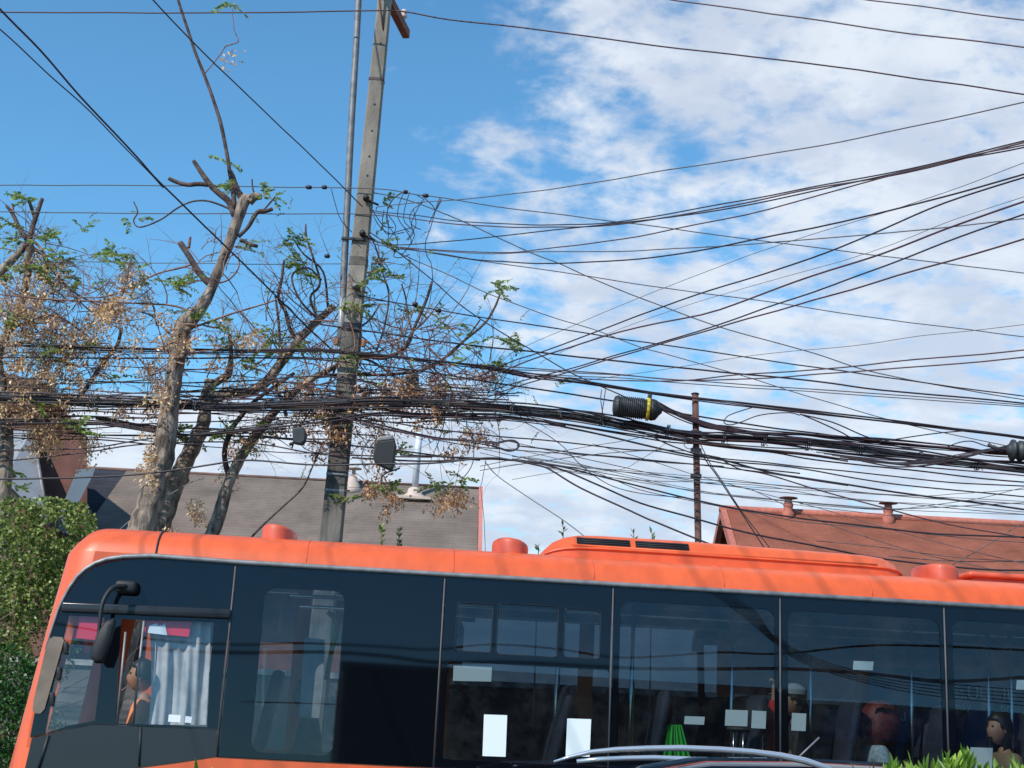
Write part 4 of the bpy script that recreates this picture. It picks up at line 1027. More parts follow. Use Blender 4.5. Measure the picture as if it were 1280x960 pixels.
cable([(740,555),(817,577),(874,595),(940,613),(1040,640),(1150,672),(1280,705),(1360,726)], 1.1, 17.1, 17.0, m_cable3)
cable([(660,575),(740,590),(800,612),(863,626),(940,640),(1000,652),(1100,661),(1200,672),(1280,678),(1360,682)], 1.4, 17.1, 17.0, m_cable3)
cable([(600,583),(655,572),(720,561),(775,552),(830,540)], 1.1, 17.1, 17.0, m_cable3, label='thin grey wire rising right from below the tied loop')
cable([(600,588),(665,578),(727,570),(800,563),(850,563),(900,572)], 1.4, 17.1, 17.0, m_cable3, label='thin grey wire arching between tied loop and steel post')
cable([(640,600),(700,590),(770,588),(800,575),(845,546)], .9, 17.1, 17.0, m_cable3, label='faint thin wire slanting up towards the steel post')
cable([(600,560),(700,582),(780,588),(900,598),(1020,612),(1145,620),(1200,617),(1280,612),(1360,608)], 1.1, 17.1, 17.0, m_cable3)
cable([(600,566),(700,588),(800,600),(940,606),(1060,624),(1187,632),(1280,640),(1360,648)], 1.2, 17.1, 17.0, m_cable3)
cable([(640,526),(660,530),(700,555),(725,580),(760,605),(800,617),(860,622)], 1.5, 17.1, 17.0, m_cable3, label='thin wire dropping diagonally right of the tied loop')
cable([(606,577),(623,596),(665,625),(700,648),(727,668),(760,695)], 1.6, 17.2, 16.5, m_cable3, label='slack grey wire falling to the roof air unit')
cable([(608,572),(603,600),(601,612),(605,650),(607,700)], 1.1, 17.2, 17.3, m_cable3, label='thin wire hanging straight down by the roof verge')
cable([(868,548),(882,575),(897,596),(922,634),(951,679),(966,702)], 2.0, 17.2, 19, m_cable3, label='left wire of the doubled guy line slanting from steel post', )
cable([(874,552),(888,580),(903,602),(929,642),(956,677),(974,702)], 1.6, 17.2, 19, m_cable3, label='right wire of the doubled guy line slanting from steel post')
cable([(940,612),(1000,640),(1060,664),(1145,690),(1210,705),(1280,720),(1360,735)], 1.2, 17.2, 17, m_cable3)
cable([(1190,707),(1230,684),(1262,664),(1300,640)], 1.4, 17.2, 17, m_cable3, label='thin wire rising right across the red roof')
cable([(1110,695),(1160,700),(1203,702),(1280,701),(1360,699)], 1.5, 17.6, 17.4, m_cable3)
cable([(1020,676),(1100,684),(1145,690),(1200,697),(1290,704),(1360,708)], 1.3, 17.6, 17.4, m_cable3, label='thin wire lying low over the red roof')
cable([(1000,630),(1040,633),(1110,637),(1145,634),(1187,629),(1230,622),(1280,610),(1360,596)], 1.1, 17.2, 17, m_cable3)
# loops right of the post and near the closures
cable([(945,508),(925,514),(910,520),(905,528),(912,531),(925,528),(950,519),(985,516),(1000,519)], 1.8, 17, 17, label='open cable loop hanging under the upper bundle')
cable([(1000,518),(1020,526),(1050,540),(1065,548),(1080,552)], 2.2, 17, 17, label='lower of two short cables dropping right of the open loop')
cable([(1000,518),(1040,528),(1080,545),(1110,553)], 2.2, 17, 17, label='upper of two short cables dropping right of the open loop')
cable([(1100,552),(1140,546),(1180,541),(1210,538)], 2.0, 17, 17, label='short cable rising back into the upper bundle')
cable([(1185,558),(1200,553),(1215,552),(1230,557),(1245,560),(1262,556)], 1.9, 17, 17, label='arched cable just left of the round closure')
rn = random.Random(31)
for k in range(7):
    a = k/6; cable([(1020+10*k,565+2*k),(1080,572+5*a),(1120,578+6*a+rn.uniform(-2,2)),(1165,574+7*a),(1210,567+4*a+rn.uniform(-2,2)),(1240,560+3*a),(1262,558+8*a)], 1.7, 17, 17, (m_cable, m_closure, m_cable2)[k % 3], label=ordw(k)+' slack tail from top gathered into the round closure', group='tails entering the round closure')
for k in range(6):
    a = k/5; cable([(824,508+3*a),(845,514+5*a+rn.uniform(-1,1)),(868,522+5*a),(890,531+4*a),(925,537+4*a),(960,545+3*a)], 1.7, 17, 17.1, (m_cable, m_cable2)[k % 2], label=ordw(k)+' tail from top fanning from the ribbed closure', group='tails leaving the ribbed closure')
lp = [(866,549),(858,550),(855,555),(858,560),(864,561),(867,556),(864,550)]
cable(lp, 1.2, 17, 17, label='tiny cable ring hanging on the steel post')
cable([(752,487),(751,500),(754,520)], 1.6, 17.1, 17.1, m_cable2, label='left lashing wire hanging before the ribbed closure')
cable([(757,486),(755,500),(752,520)], 1.6, 17.1, 17.1, m_cable2, label='right lashing wire hanging before the ribbed closure')
# left side cables
for pts, w in (([(-60,470),(0,472),(194,479),(312,476),(400,470),(470,478),(540,490),(620,500)],2.4),
               ([(-60,505),(0,507),(120,503),(194,503),(312,495),(400,480),(430,470)],2.6),
               ([(-60,478),(0,483),(100,487),(187,492),(281,485),(350,478),(430,484)],2.2),
               ([(40,520),(119,521),(187,535),(219,543),(312,546),(400,553),(470,560),(540,569),(600,575)],2.8),
               ([(-60,566),(10,563),(112,560),(187,548),(281,542),(400,540),(470,545)],2.3),
               ([(-60,580),(10,576),(106,565),(170,556),(260,552),(330,556),(400,568),(460,570),(540,572)],2.4),
               ([(-60,512),(0,516),(90,513),(194,511),(300,512),(400,514),(470,512)],2.0),
               ([(-60,534),(0,534),(100,536),(190,529),(300,526),(400,519),(480,520)],2.0),
               ([(-60,440),(0,441),(160,441),(300,443),(430,449)],1.7),
               ([(-60,546),(0,544),(110,546),(187,552),(280,560),(360,566),(440,567)],1.7),
               ([(-60,455),(40,456),(150,458),(300,470),(420,488)],1.6),
               ([(-60,490),(60,491),(150,497),(260,500),(420,496)],2.2)):
    cable(pts, w, 17.5, 17.2, random.Random(int(pts[1][1])).choice([m_cable, m_cable2]), kind='L')
cable([(105,700),(115,695),(170,645),(235,605),(255,598)], 1.3, 17.6, 17.6, m_galv, label='pale thin stay wire slanting up in front of the dark roof')
# crowded short cables between the pole and the tied loop
rn = random.Random(5)
for k in range(20):
    y0 = 470+rn.uniform(0, 62); y1 = y0+rn.uniform(-6, 22)
    x0 = rn.uniform(405, 440); x1 = rn.uniform(585, 660)
    xm = (x0+x1)/2; cable([(x0, y0), (x0+(x1-x0)*.33, y0+(y1-y0)*.25+rn.uniform(-3, 6)), (x0+(x1-x0)*.66, y0+(y1-y0)*.6+rn.uniform(-2, 6)), (x1, y1)], rn.uniform(1.2, 2.4), 17.5, 17.2, rn.choice([m_cable, m_cable2, m_cable]),
          label='short crossing cable in the dense tangle right of the pole', group='tangled cables right of the pole')
for k in range(16):
    y0 = 474+rn.uniform(0, 62); y1 = y0+rn.uniform(-16, 16); x0 = rn.uniform(196, 222); x1 = rn.uniform(405, 438)
    cable([(x0, y0), (x0+(x1-x0)*.33, (y0*2+y1)/3+rn.uniform(-4, 5)), (x0+(x1-x0)*.66, (y0+2*y1)/3+rn.uniform(-4, 5)), (x1, y1)], rn.uniform(1.2, 2.6), 17.6, 17.4, rn.choice([m_cable, m_cable2]),
          label='short crossing cable in the dense tangle left of the pole', group='tangled cables left of the pole')
for k in range(12):
    y0 = 484+rn.uniform(0, 60); y1 = y0+rn.uniform(-14, 14)
    cable([(-40, y0), (50, (y0*2+y1)/3+rn.uniform(-3, 3)), (120, (y0+2*y1)/3+rn.uniform(-3, 3)), (200, y1)], rn.uniform(1.2, 2.4), 17.6, 17.5, rn.choice([m_cable, m_cable2]),
          label='short cable in the tangle at the far left under the berries', group='tangled cables at the far left')
for k, (x, h_) in enumerate(((560,13),(640,12),(700,12),(752,13),(835,13),(905,12),(955,12),(1010,13),(1075,12),(1150,12),(1222,12),(120,13),(330,13),(245,12))):
    y = yat(mainb, x); c_ = at(x, y, 17.15); b = MB(); rr_t = .065*h_/13
    for dx_ in (-.012, .012): b.tube([c_+Vector((dx_+.01*sin(a), .09*cos(a), rr_t*sin(a)*1.05)) for a in [R(v_) for v_ in range(0, 361, 30)]], .006, 5, caps=False)
    b.tube([c_+Vector((0,-.08,-rr_t*.6)), c_+Vector((.03,-.10,-rr_t*1.4))], .004, 4)
    tag(b.build('cable_tie', m_cable3), ordw(k) if False else 'thin tie lashed round the main cable bundle, %s' % ('just left of the tied loop','above the tied loop','right of the tied loop','under the hanging lashing wires','under the ribbed closure tip','just right of the steel post','below the open cable loop','right of the open cable loop','in the slack tails at right','before the round closure','nearest the right photo edge','at the far left tangle','between pole and cut tree','just right of the cut trunk')[k], 'cable tie', 'ties round the main bundle')
# thin wires crossing low between the tied loop and the red roof
for k in range(4):
    x0 = 620+15*k; y0 = 548+11*k; x1 = 1350; y1 = 600+(x1-1000)*.10+rn.uniform(-12, 30)
    cable([(x0, y0), (x0+(x1-x0)*.33, y0+(y1-y0)*.45+rn.uniform(0, 8)), (x0+(x1-x0)*.66, y0+(y1-y0)*.78+rn.uniform(0, 6)), (x1, y1)], rn.uniform(.9, 1.4), 17.2, 17, m_cable3,
          label='faint thin wire in the web above the bus roof, '+('highest','second','third','lowest')[k]+' at its left end')
# curls of drop wire by the pole
curls = [[(508,238),(495,245),(486,258),(483,275),(490,288),(497,300),(495,312)],[(506,238),(500,252),(497,268),(502,280),(512,290)],[(512,240),(506,260),(505,275),(512,284),(518,292),(514,305)],
 [(504,240),(490,250),(484,265),(486,285),(484,310)],[(520,243),(530,250),(524,256),(516,262),(512,272),(516,282),(526,287)],[(528,250),(520,265),(514,280),(517,290),(510,300)],[(484,266),(495,284),(486,300),(492,308)],
 [(480,262),(478,280),(484,292),(500,288),(516,284)],[(505,284),(514,300),(508,312),(502,318)],[(496,312),(492,320),(500,322),(512,318)],[(530,247),(540,256),(545,262),(552,250)],
 [(463,258),(472,272),(480,282),(492,284)],[(466,268),(476,284),(490,292),(505,290)],[(517,262),(520,280),(514,292),(508,300)],[(552,248),(545,262),(538,285),(532,303),(533,318),(539,330),(541,350)],[(550,247),(543,265),(536,280)]]
for k, c_ in enumerate(curls): cable(c_, 1.5, 17.2, 17.25, m_cable, per=5, label='curled drop wire hanging beside the pole under the spliced line', group='curled drop wires by the pole')
cable([(414,236),(420,258),(424,270),(430,280),(440,290)], 1.5, 17.3, 17.3, label='curled drop wire left of the pipe under the twin sleeves')
cable([(590,510),(583,530),(591,545),(592,570),(588,585),(575,602)], 1.6, 17.0, 17.0, label='dark wire curving down over the grey roof ridge')
cable([(462,548),(455,560),(452,572),(456,584),(462,590)], 2.2, 17.0, 17.0, m_cable3, label='thick grey cable looping left of the hanging black box')
cable([(372,548),(380,560),(395,566),(408,563),(414,552)], 1.7, 17.2, 17.1, label='wire bowing from the small splice box to the pole')
# in-line sleeves
for x, y, l_, lab in ((386,234,8,'left dark sleeve on the line just left of the pipe'),(405.5,234,7,'right dark sleeve on the line just left of the pipe'),(532,244.5,8,'dark sleeve at the end of the spliced line right of the pole'),(409,320,7,'small dark sleeve on the drop wire below the twin sleeves'),(507,243-3,6,'small sleeve where the curled wires gather'),(548,388,8,'black sleeve on the cable beside the cut branch'),(519,377+3,7,'small black sleeve right of the pole among twigs')):
    b = MB(); p0 = at(x-l_/2, y-.4, 17.25); p1 = at(x+l_/2, y+.6, 17.25); b.tube([p0, p0+(p1-p0)*.2, p0+(p1-p0)*.8, p1], [.012,.028,.028,.012], 8)
    tag(b.build('cable_sleeve', m_cable), lab, 'cable sleeve')

# give every remaining single cable its own place in words
Rr = sorted([s for s in SINGLES if s[1] == 'R' and yat(s[2], 1279) is not None], key=lambda s: yat(s[2], 1279))
for i, s in enumerate(Rr):
    adj = {m_cable.name: 'black', m_cable2.name: 'brownish', m_cable3.name: 'thin grey'}[s[0].data.materials[0].name]
    s[0]['label'] = '%s single cable, %s from the top along the right photo edge' % (adj, ordw(i))
Ll = sorted([s for s in SINGLES if s[1] == 'L'], key=lambda s: yat(s[2], 41) or 0)
for i, s in enumerate(Ll): s[0]['label'] = '%s cable, %s from the top of those ending near the pole from the left' % ('dark', ordw(i))
for s in SINGLES:
    if 'label' not in s[0]: s[0]['label'] = 'single dark cable crossing the sky to the right edge'; print('NOLABEL', s[2][:2])

# ------------------------------------------------------------------ closures and boxes on the cables
def frame_px(xa, ya, xb, yb, Y):
    a, c = at(xa, ya, Y), at(xb, yb, Y); x = (c-a); L = x.length; x.normalize(); z = Vector((0,-1,0)).cross(x).normalized()*-1; y = z.cross(x); return a, c, x, y, z, L
a, c, X, Yv, Zv, L = frame_px(766, 507, 822, 513, 17.0)
cl1 = thing('splice_closure', 'ribbed dark grey splice closure with yellow band hanging over main bundle', 'splice closure', a)
b = MB(); pr = [(.06,0),(.115,.015),(.13,.05)]
n_r = 13
for k in range(n_r): z0 = .06+(L*.70-.06)*k/n_r; dz_ = (L*.70-.06)/n_r; pr += [(.132,z0),(.132,z0+dz_*.45),(.119,z0+dz_*.55),(.119,z0+dz_*.95)]
b.lathe(a, pr+[(.12, L*.74)], 20, (Yv, Zv, X)); b.build('ribbed_body', m_closure, cl1)
b = MB(); b.lathe(a+X*L*.745, [(.13,0),(.140,.006),(.140,.034),(.13,.04)], 20, (Yv, Zv, X)); b.build('band', m_yelband, cl1)
b = MB(); b.lathe(a+X*(L*.745+.042), [(.125,0),(.135,.03),(.12,.08),(.06,.12),(.03,.15)], 20, (Yv, Zv, X)); b.rbox(a+X*(L*.80)-Zv*.15, (.05,.05,.08), .01, (X, Yv, Zv)); b.build('end_cap', m_rubber, cl1)
a, c, X, Yv, Zv, L = frame_px(1258, 562, 1300, 566, 17.0)
cl2 = thing('splice_closure', 'dark round-ended splice closure gathering slack tails at right photo edge', 'splice closure', a)
b = MB(); b.lathe(a, [(.04,0),(.07,.02),(.085,.05),(.13,.06),(.13,.09),(.10,.10),(.105,.14),(.125,.15),(.125,.19),(.11,.2),(.115,.55),(.05,.62)], 18, (Yv, Zv, X)); b.build('shell', m_closure, cl2)
b = MB(); b.tube([a+Yv*-.02, a-X*.12+Zv*.02, a-X*.22-Zv*.05], .02, 6); b.tube([a+Zv*.03, a-X*.16-Zv*.03], .015, 6); b.build('tail', m_cable, cl2)
def slab(poly_, Y, thick, name, m, label=None, parent=None, bev=.015):
    f = [at(x, y, Y) for x, y in poly_]; k = [p+Vector((0, thick, 0)) for p in f]; n_ = len(f)
    b = MB(); b.add(f+k, [tuple(range(n_)), tuple(reversed(range(n_, 2*n_)))]+[(i, i+n_, (i+1) % n_+n_, (i+1) % n_) for i in range(n_)])
    return b.build(name, m, parent, bevel=bev)
bx = thing('junction_box', 'black hanging junction box tilted above the grey roof right of the pole', 'junction box', at(480, 588, 16.9))
slab([(470,552),(493,549),(495,556),(491,584),(488,587),(468,578),(466,570)], 16.85, .16, 'housing', m_blkplastic, parent=bx)
slab([(472,546),(491,543),(493,549),(470,552)], 16.86, .14, 'lid', m_galv, parent=bx)
slab([(449,437),(450,436),(451,436)], 16.9, .01, 'x', m_rubber, parent=bx) if False else None
bx2 = thing('junction_box', 'small dark splice box hanging just left of the concrete pole', 'junction box', at(372, 556, 17.0))
slab([(365,535),(379,533),(382,540),(381,551),(376,555),(366,553)], 16.95, .14, 'housing', m_closure, parent=bx2)
slab([(361,553),(368,551),(366,556),(361,557)], 16.95, .05, 'latch', m_rubber, parent=bx2)
for xy, lab in (((507,466,523,500),'grey box half hidden in the tangle right of pole top bundle'),):
    x0,y0,x1,y1 = xy
    o_ = slab([(x0,y0),(x1,y0+1),(x1,y1),(x0,y1-1)], 17.7, .18, 'terminal_box', mat('box_grey', (.22,.26,.30), .6)); tag(o_, lab, 'terminal box')
    ORG[o_.name] = o_.location.copy(); d_ = slab([(x0+2,y0+3),(x1-2,y0+4),(x1-2,y1-4),(x0+2,y1-5)], 17.68, .02, 'door', m_closure, parent=o_, bev=.004)

# ------------------------------------------------------------------ trees
def px_path(pts, Y, per=4, jit=0.):
    # pts: (x, y, width px[, dY])
    q = [(p[0], p[1], p[2], (p[3] if len(p) > 3 else 0)) for p in pts]
    out = crom(q, per); return [(at(a[0], a[1], Y+a[3]), max(.3, a[2])/2*Y/F) for a in out]
def limb(mb, pts, Y, n=8, rough=.06, per=4):
    pr = px_path(pts, Y, per); P = [p for p, r in pr]; rr = [r*(1+rough*noise.noise(p*9)) for p, r in pr]
    mb.tube(P, rr, n); return P, rr
def knobs(mb, P, rr, k, rnd):
    for _ in range(k):
        i = rnd.randrange(1, len(P)-1); d = Vector((rnd.uniform(-1,1), rnd.uniform(-1,-.1), rnd.uniform(-.5,.5))).normalized()
        mb.tube([P[i]+d*rr[i]*.4, P[i]+d*rr[i]*1.05, P[i]+d*rr[i]*1.22], [rr[i]*.5, rr[i]*.38, rr[i]*.2], 7)
def leaflet(mb, p, d, l, w, rnd):
    s = d.cross(Vector((rnd.uniform(-1,1), rnd.uniform(-1,1), rnd.uniform(-1,1))))
    if s.length < 1e-4: s = d.orthogonal()
    s.normalize(); mb.add([p, p+d*l*.45+s*w*1.15, p+d*l, p+d*l*.45-s*w*1.15], [(0,1,2,3)])
def spray(ml, mt, p, d, rnd, L=.22, n=16, ls=.045):
    # one pinnate leaf: drooping rachis with leaflets either side
    pts = []; q = p.copy(); dd = d.normalized()
    for i in range(5): pts.append(q.copy()); q = q+dd*L/4; dd = (dd+Vector((0,0,-.16))).normalized()
    mt.tube(pts, .0025, 3, caps=False)
    for i in range(n):
        t = i/(n-1); k = min(3, int(t*4)); a = pts[k]+(pts[k+1]-pts[k])*(t*4-k)
        ax = (pts[k+1]-pts[k]).normalized(); s = ax.cross(Vector((rnd.uniform(-.4,.4), rnd.uniform(-.4,.4), 1))).normalized()*(1 if i % 2 else -1)
        leaflet(ml, a, (s+ax*.5+Vector((0,0,rnd.uniform(-.4,.1)))).normalized(), ls*rnd.uniform(.7, 1.25), ls*.24, rnd)
def berries(mbk, mt, p, rnd, n=16, size=.15, r=.0145):
    for s in range(max(2, n//5)):
        e = p+Vector((rnd.gauss(0,.45)*size, rnd.gauss(0,.45)*size, -abs(rnd.gauss(.5,.4))*size)); mid = (p+e)/2+Vector((0,0,.03))
        mt.tube([p, mid, e], .0022, 3, caps=False)
        for _ in range(7):
            q = e+Vector((rnd.gauss(0,1), rnd.gauss(0,1), rnd.gauss(-.3,1)))*size*.27
            if rnd.random() < .38: mbk.blob(q, r*rnd.uniform(.5, 1.))
            else: leaflet(mbk, q, Vector((rnd.gauss(0,.6), rnd.gauss(0,.6), rnd.gauss(-.6,.7))).normalized(), r*rnd.uniform(2.8, 5.0), r*rnd.uniform(.6, 1.), rnd)
def twig(mt, p, d, L, r, rnd, depth, tips, wig=.28, droop=.0):
    n = 7; pts = [p.copy()]; rr = [r]; q = p.copy(); dd = d.normalized(); seg = L/n
    bias = Vector((rnd.gauss(0,1), rnd.gauss(0,.6), rnd.gauss(0,1)))*.16
    for i in range(n):
        dd = (dd+bias+Vector((rnd.gauss(0,1), rnd.gauss(0,1), rnd.gauss(0,1)-droop))*wig*.4).normalized()
        q = q+dd*seg; pts.append(q.copy()); rr.append(r*(1-.72*(i+1)/n))
        if depth > 0 and i >= 1 and rnd.random() < .42:
            s = (dd+Vector((rnd.gauss(0,1), rnd.gauss(0,.8), rnd.gauss(.15,1)))*.9).normalized()
            twig(mt, q, s, L*rnd.uniform(.35, .62), rr[-1]*.72, rnd, depth-1, tips, wig, droop)
    mt.tube(pts, rr, 4 if r < .012 else 5, caps=False); tips.append((pts[-1], dd)); 
    return pts
def grow_tree(name, label, limbs, Y, seed, seeds, zones_b, zones_l, manual=(), m_b=None, ntw=80):
    rnd = random.Random(seed)
    base = at(limbs[0][0][0], limbs[0][0][1], Y)
    p0 = at(limbs[0][0][0], limbs[0][0][1], Y); p1 = at(limbs[0][1][0], limbs[0][1][1], Y); dr = (p1-p0).normalized()
    gnd = p0-dr*((p0.z-.1)/max(dr.z, .3)) if dr.z > .3 else Vector((p0.x, p0.y, .1))
    gnd = Vector((p0.x+(gnd.x-p0.x)*.6, p0.y, .1))
    t = thing(name, label, 'tree', gnd)
    mt = MB(); r0 = limbs[0][0][2]*.88/2*Y/F
    mt.tube([gnd, gnd+(p0-gnd)*.08, (gnd+p0)/2, p0], [r0*1.5, r0*1.2, r0*1.08, r0], 12)
    P, rr = limb(mt, [(a_[0], a_[1], a_[2]*.88) for a_ in limbs[0]], Y, 16, .20, 8); knobs(mt, P, rr, 16, rnd)
    mt.build('trunk', m_b or m_bark, t)
    for L_ in limbs[1:]:
        mb = MB(); small = L_[0][2] < 4.2; P, rr = limb(mb, L_, Y, 9 if not small else 6, .1 if not small else .0, 5)
        if not small and len(P) > 4: knobs(mb, P, rr, 3, rnd)
        mb.build('branch', (m_barkdk if L_[0][2] > 6.4 or L_[0][0] > 280 else m_barkr) if small else (m_barkdk if L_[0][2] < 10.5 else (m_b or m_bark)), t)
    tw = MB(); tips = []
    for (x, y, ang, L, r_, dY) in seeds:
        p = at(x, y, Y+dY); a = R(ang); d = Vector((cos(a), rnd.uniform(-.35, .35), sin(a))); twig(tw, p, d, L, r_, rnd, 2, tips)
    lv = MB(); bk = MB()
    # berries on the twig tips nearest to each zone, leaves likewise
    for (cx, cy, rx, ry, n) in zones_b:
        for _ in range(int(n*1.25)):
            q = math.sqrt(rnd.random()); a = rnd.uniform(0, 2*pi); x = cx+rx*q*cos(a); y = cy+ry*q*sin(a); dY = rnd.uniform(-.5, .6); p = at(x, y, Y+dY)
            if tips:
                tp = min((tips[rnd.randrange(len(tips))] for _ in range(40)), key=lambda s: (s[0]-p).length)
                if (tp[0]-p).length < .9: tw.tube([tp[0], (tp[0]+p)/2+Vector((0,0,.04)), p], .003, 3, caps=False)
            berries(bk, tw, p, rnd, rnd.randrange(16, 34), rnd.uniform(.10, .17))
    for (cx, cy, rx, ry, n) in zones_l:
        for _ in range(n):
            q = math.sqrt(rnd.random()); a = rnd.uniform(0, 2*pi); x = cx+rx*q*cos(a); y = cy+ry*q*sin(a); p = at(x, y, Y+rnd.uniform(-.5, .5))
            for k in range(rnd.randrange(1, 4)):
                spray(lv, tw, p, Vector((rnd.uniform(-1,1), rnd.uniform(-.6,.6), rnd.uniform(-.3,.7))), rnd, rnd.uniform(.14, .24), rnd.randrange(12, 20), .062)
    for p, d in tips:
        if rnd.random() < .07: spray(lv, tw, p, d, rnd, .15, 10, .035)
    stuff(tw.build('twigs', m_twig, t)); stuff(lv.build('foliage', m_leaf, t))
    if bk.v: stuff(bk.build('fruit_clusters', manual[0] if manual else m_berry, t))
    return t
def sd(rnd, x0, x1, y0, y1, n, angs, L=(.5, 1.1), r=(.008, .013)):
    out = []
    for _ in range(n):
        a = rnd.choice(angs)+rnd.uniform(-30, 30); out.append((rnd.uniform(x0, x1), rnd.uniform(y0, y1), a, rnd.uniform(*L), rnd.uniform(*r), rnd.uniform(-.3, .3)))
    return out
rs = random.Random(99)
T1 = [[(174,672,40),(186,635,37),(197,600,34),(206,560,31),(213,500,27),(221,450,26),(229,412,25),(236,398,20),(246,386,12)],
      [(232,408,18),(246,392,17),(262,366,14),(276,330,13),(287,303,14),(298,272,15),(305,252,16),(311,246,14)],
      [(311,252,13),(318,246,11),(327,246,7)],
      [(304,252,10),(296,236,8),(291,220,6),(287,212,5)],
      [(293,270,8),(286,252,9),(272,240,8),(262,230,7.5),(252,216,6.5),(242,201,5.5)],
      [(260,231,6),(248,230,6),(235,231,6),(222,228,5.5),(211,223,5)],
      [(293,262,7.5),(291,235,6.4),(287,215,5.6),(284,195,5.2),(276,155,5),(265,120,4.6),(255,93,4.4),(244,65,4.2),(234,35,4),(222,-2,3.8),(212,-40,3.4)],
      [(255,93,1.6),(266,80,1.5),(276,67,1.6),(282,58,1.8),(291,55,1.6),(298,51,1.6),(293,38,1.2),(291,22,1.2),(291,8,1.1)],
      [(298,296,5),(310,284,5.5),(318,270,6),(324,264,6),(332,264,5.5),(341,261,5)],
      [(300,300,5),(306,302,5),(313,306,5),(322,308,4.5)],
      [(266,358,8),(257,350,9),(247,338,8.5),(236,320,8),(225,303,7.5)],
      [(236,310,4),(237,302,4),(238,296,3)],
      [(291,263,2.8),(275,256,2.8),(258,251,2.6),(240,252,2.4),(222,260,2.2),(200,275,2.2),(175,284,2),(167,276,2),(172,265,2),(167,252,1.8)],
      [(250,398,3),(235,388,2.8),(215,382,2.6),(190,380,2.6),(130,377,2.6),(60,374,2.4),(0,368,2.2),(-30,366,2)],
      [(244,329,2.6),(225,335,2.6),(200,341,2.4),(175,352,2.2),(150,365,2),(120,372,1.8),(80,369,1.6)],
      [(240,410,3),(262,402,3),(290,392,2.6),(330,380,2.2),(352,372,2)],
      [(262,356,2.4),(285,350,2.4),(298,335,2.2),(298,318,2)],
      [(330,262,2.5),(338,253,2.5),(344,246,2)],[(321,250,3),(316,236,2.6),(315,224,2)],
      [(225,430,4),(205,410,3.5),(190,395,2.6),(170,388,2)],[(214,500,3.5),(196,480,3),(180,455,2.4),(165,440,1.8)]]
seedsT1 = sd(rs, 225, 290, 300, 420, 16, [150, 60, 20, 100], (.3, .8), (.006, .011))+sd(rs, 195, 235, 400, 470, 14, [160, 190, 120, 20], (.4, .9))+sd(rs, 80, 220, 350, 390, 16, [100, 250, 170, 60], (.4, 1.0), (.006, .009))
zb = [(160,385,38,26,12),(205,420,40,30,10),(200,480,20,40,10),(165,340,20,14,6),(240,430,20,20,4),(195,560,10,60,7),(190,590,6,30,4),(292,420,30,20,4),(190,455,30,15,5),(215,665,14,10,5),(287,62,4,4,1)]
zl = [(150,325,14,8,5),(170,350,25,20,5),(225,350,6,14,3),(232,355,5,8,4),(290,232,12,8,4),(340,242,10,8,4),(165,270,12,15,2),(262,400,8,6,3),(225,395,20,8,3),(290,4,10,5,2),(285,200,10,6,1),(305,312,6,4,1),(95,530,6,5,2)]
grow_tree('cut_tree', 'pruned grey tree with cut limbs and one long bare shoot rising past the frame', T1, 17.0, 3, seedsT1, zb, zl)
T2 = [[(188,690,30),(212,625,27),(228,585,25),(243,555,22),(254,530,20),(258,500,19),(264,475,18)],
      [(262,500,16),(285,492,14),(310,490,13),(332,478,13),(348,458,12),(362,440,12),(378,420,11),(398,400,10),(418,382,9)],
      [(264,482,10),(278,473,10),(286,466,10),(289,440,5.5),(287,418,5)],
      [(243,558,9),(225,545,8),(200,536,7),(160,530,6),(120,522,5)],
      [(338,470,6),(352,500,5),(358,520,5)],
      [(352,455,5),(350,430,4),(348,400,3.5),(344,370,3)],
      [(372,428,6),(362,410,5.5),(357,390,5),(348,372,4.2),(352,350,4),(355,325,3)],
      [(398,400,4),(388,372,3.6),(400,352,3.4),(384,300,3),(382,280,2.4)],
      [(398,400,3.4),(375,375,3),(365,345,2.8),(385,335,2.4),(402,350,2.4)],
      [(410,385,3.5),(404,340,3),(380,318,2.4),(366,298,2)]]
seedsT2 = sd(rs, 330, 420, 380, 460, 34, [90, 130, 60, 170, 10], (.5, 1.2), (.007, .012))+sd(rs, 255, 330, 440, 500, 12, [90, 150, 30], (.4, .9))+sd(rs, 360, 415, 300, 380, 14, [120, 60, 170], (.3, .8), (.005, .008))
zb = [(300,440,40,18,6),(285,470,20,12,4),(380,500,20,20,5),(330,420,25,15,4),(270,590,40,10,2),(245,640,12,20,4)]
zl = [(375,300,12,8,4),(365,325,20,12,4),(340,420,20,10,4),(375,340,14,12,3),(368,437,18,4,4),(240,545,16,4,4),(285,425,14,14,5),(345,440,14,10,2),(305,455,8,8,3),(222,540,5,5,2)]
grow_tree('rear_tree', 'darker leaning tree whose limb reaches right to the concrete pole', T2, 18.1, 5, seedsT2, zb, zl, m_b=m_bark)
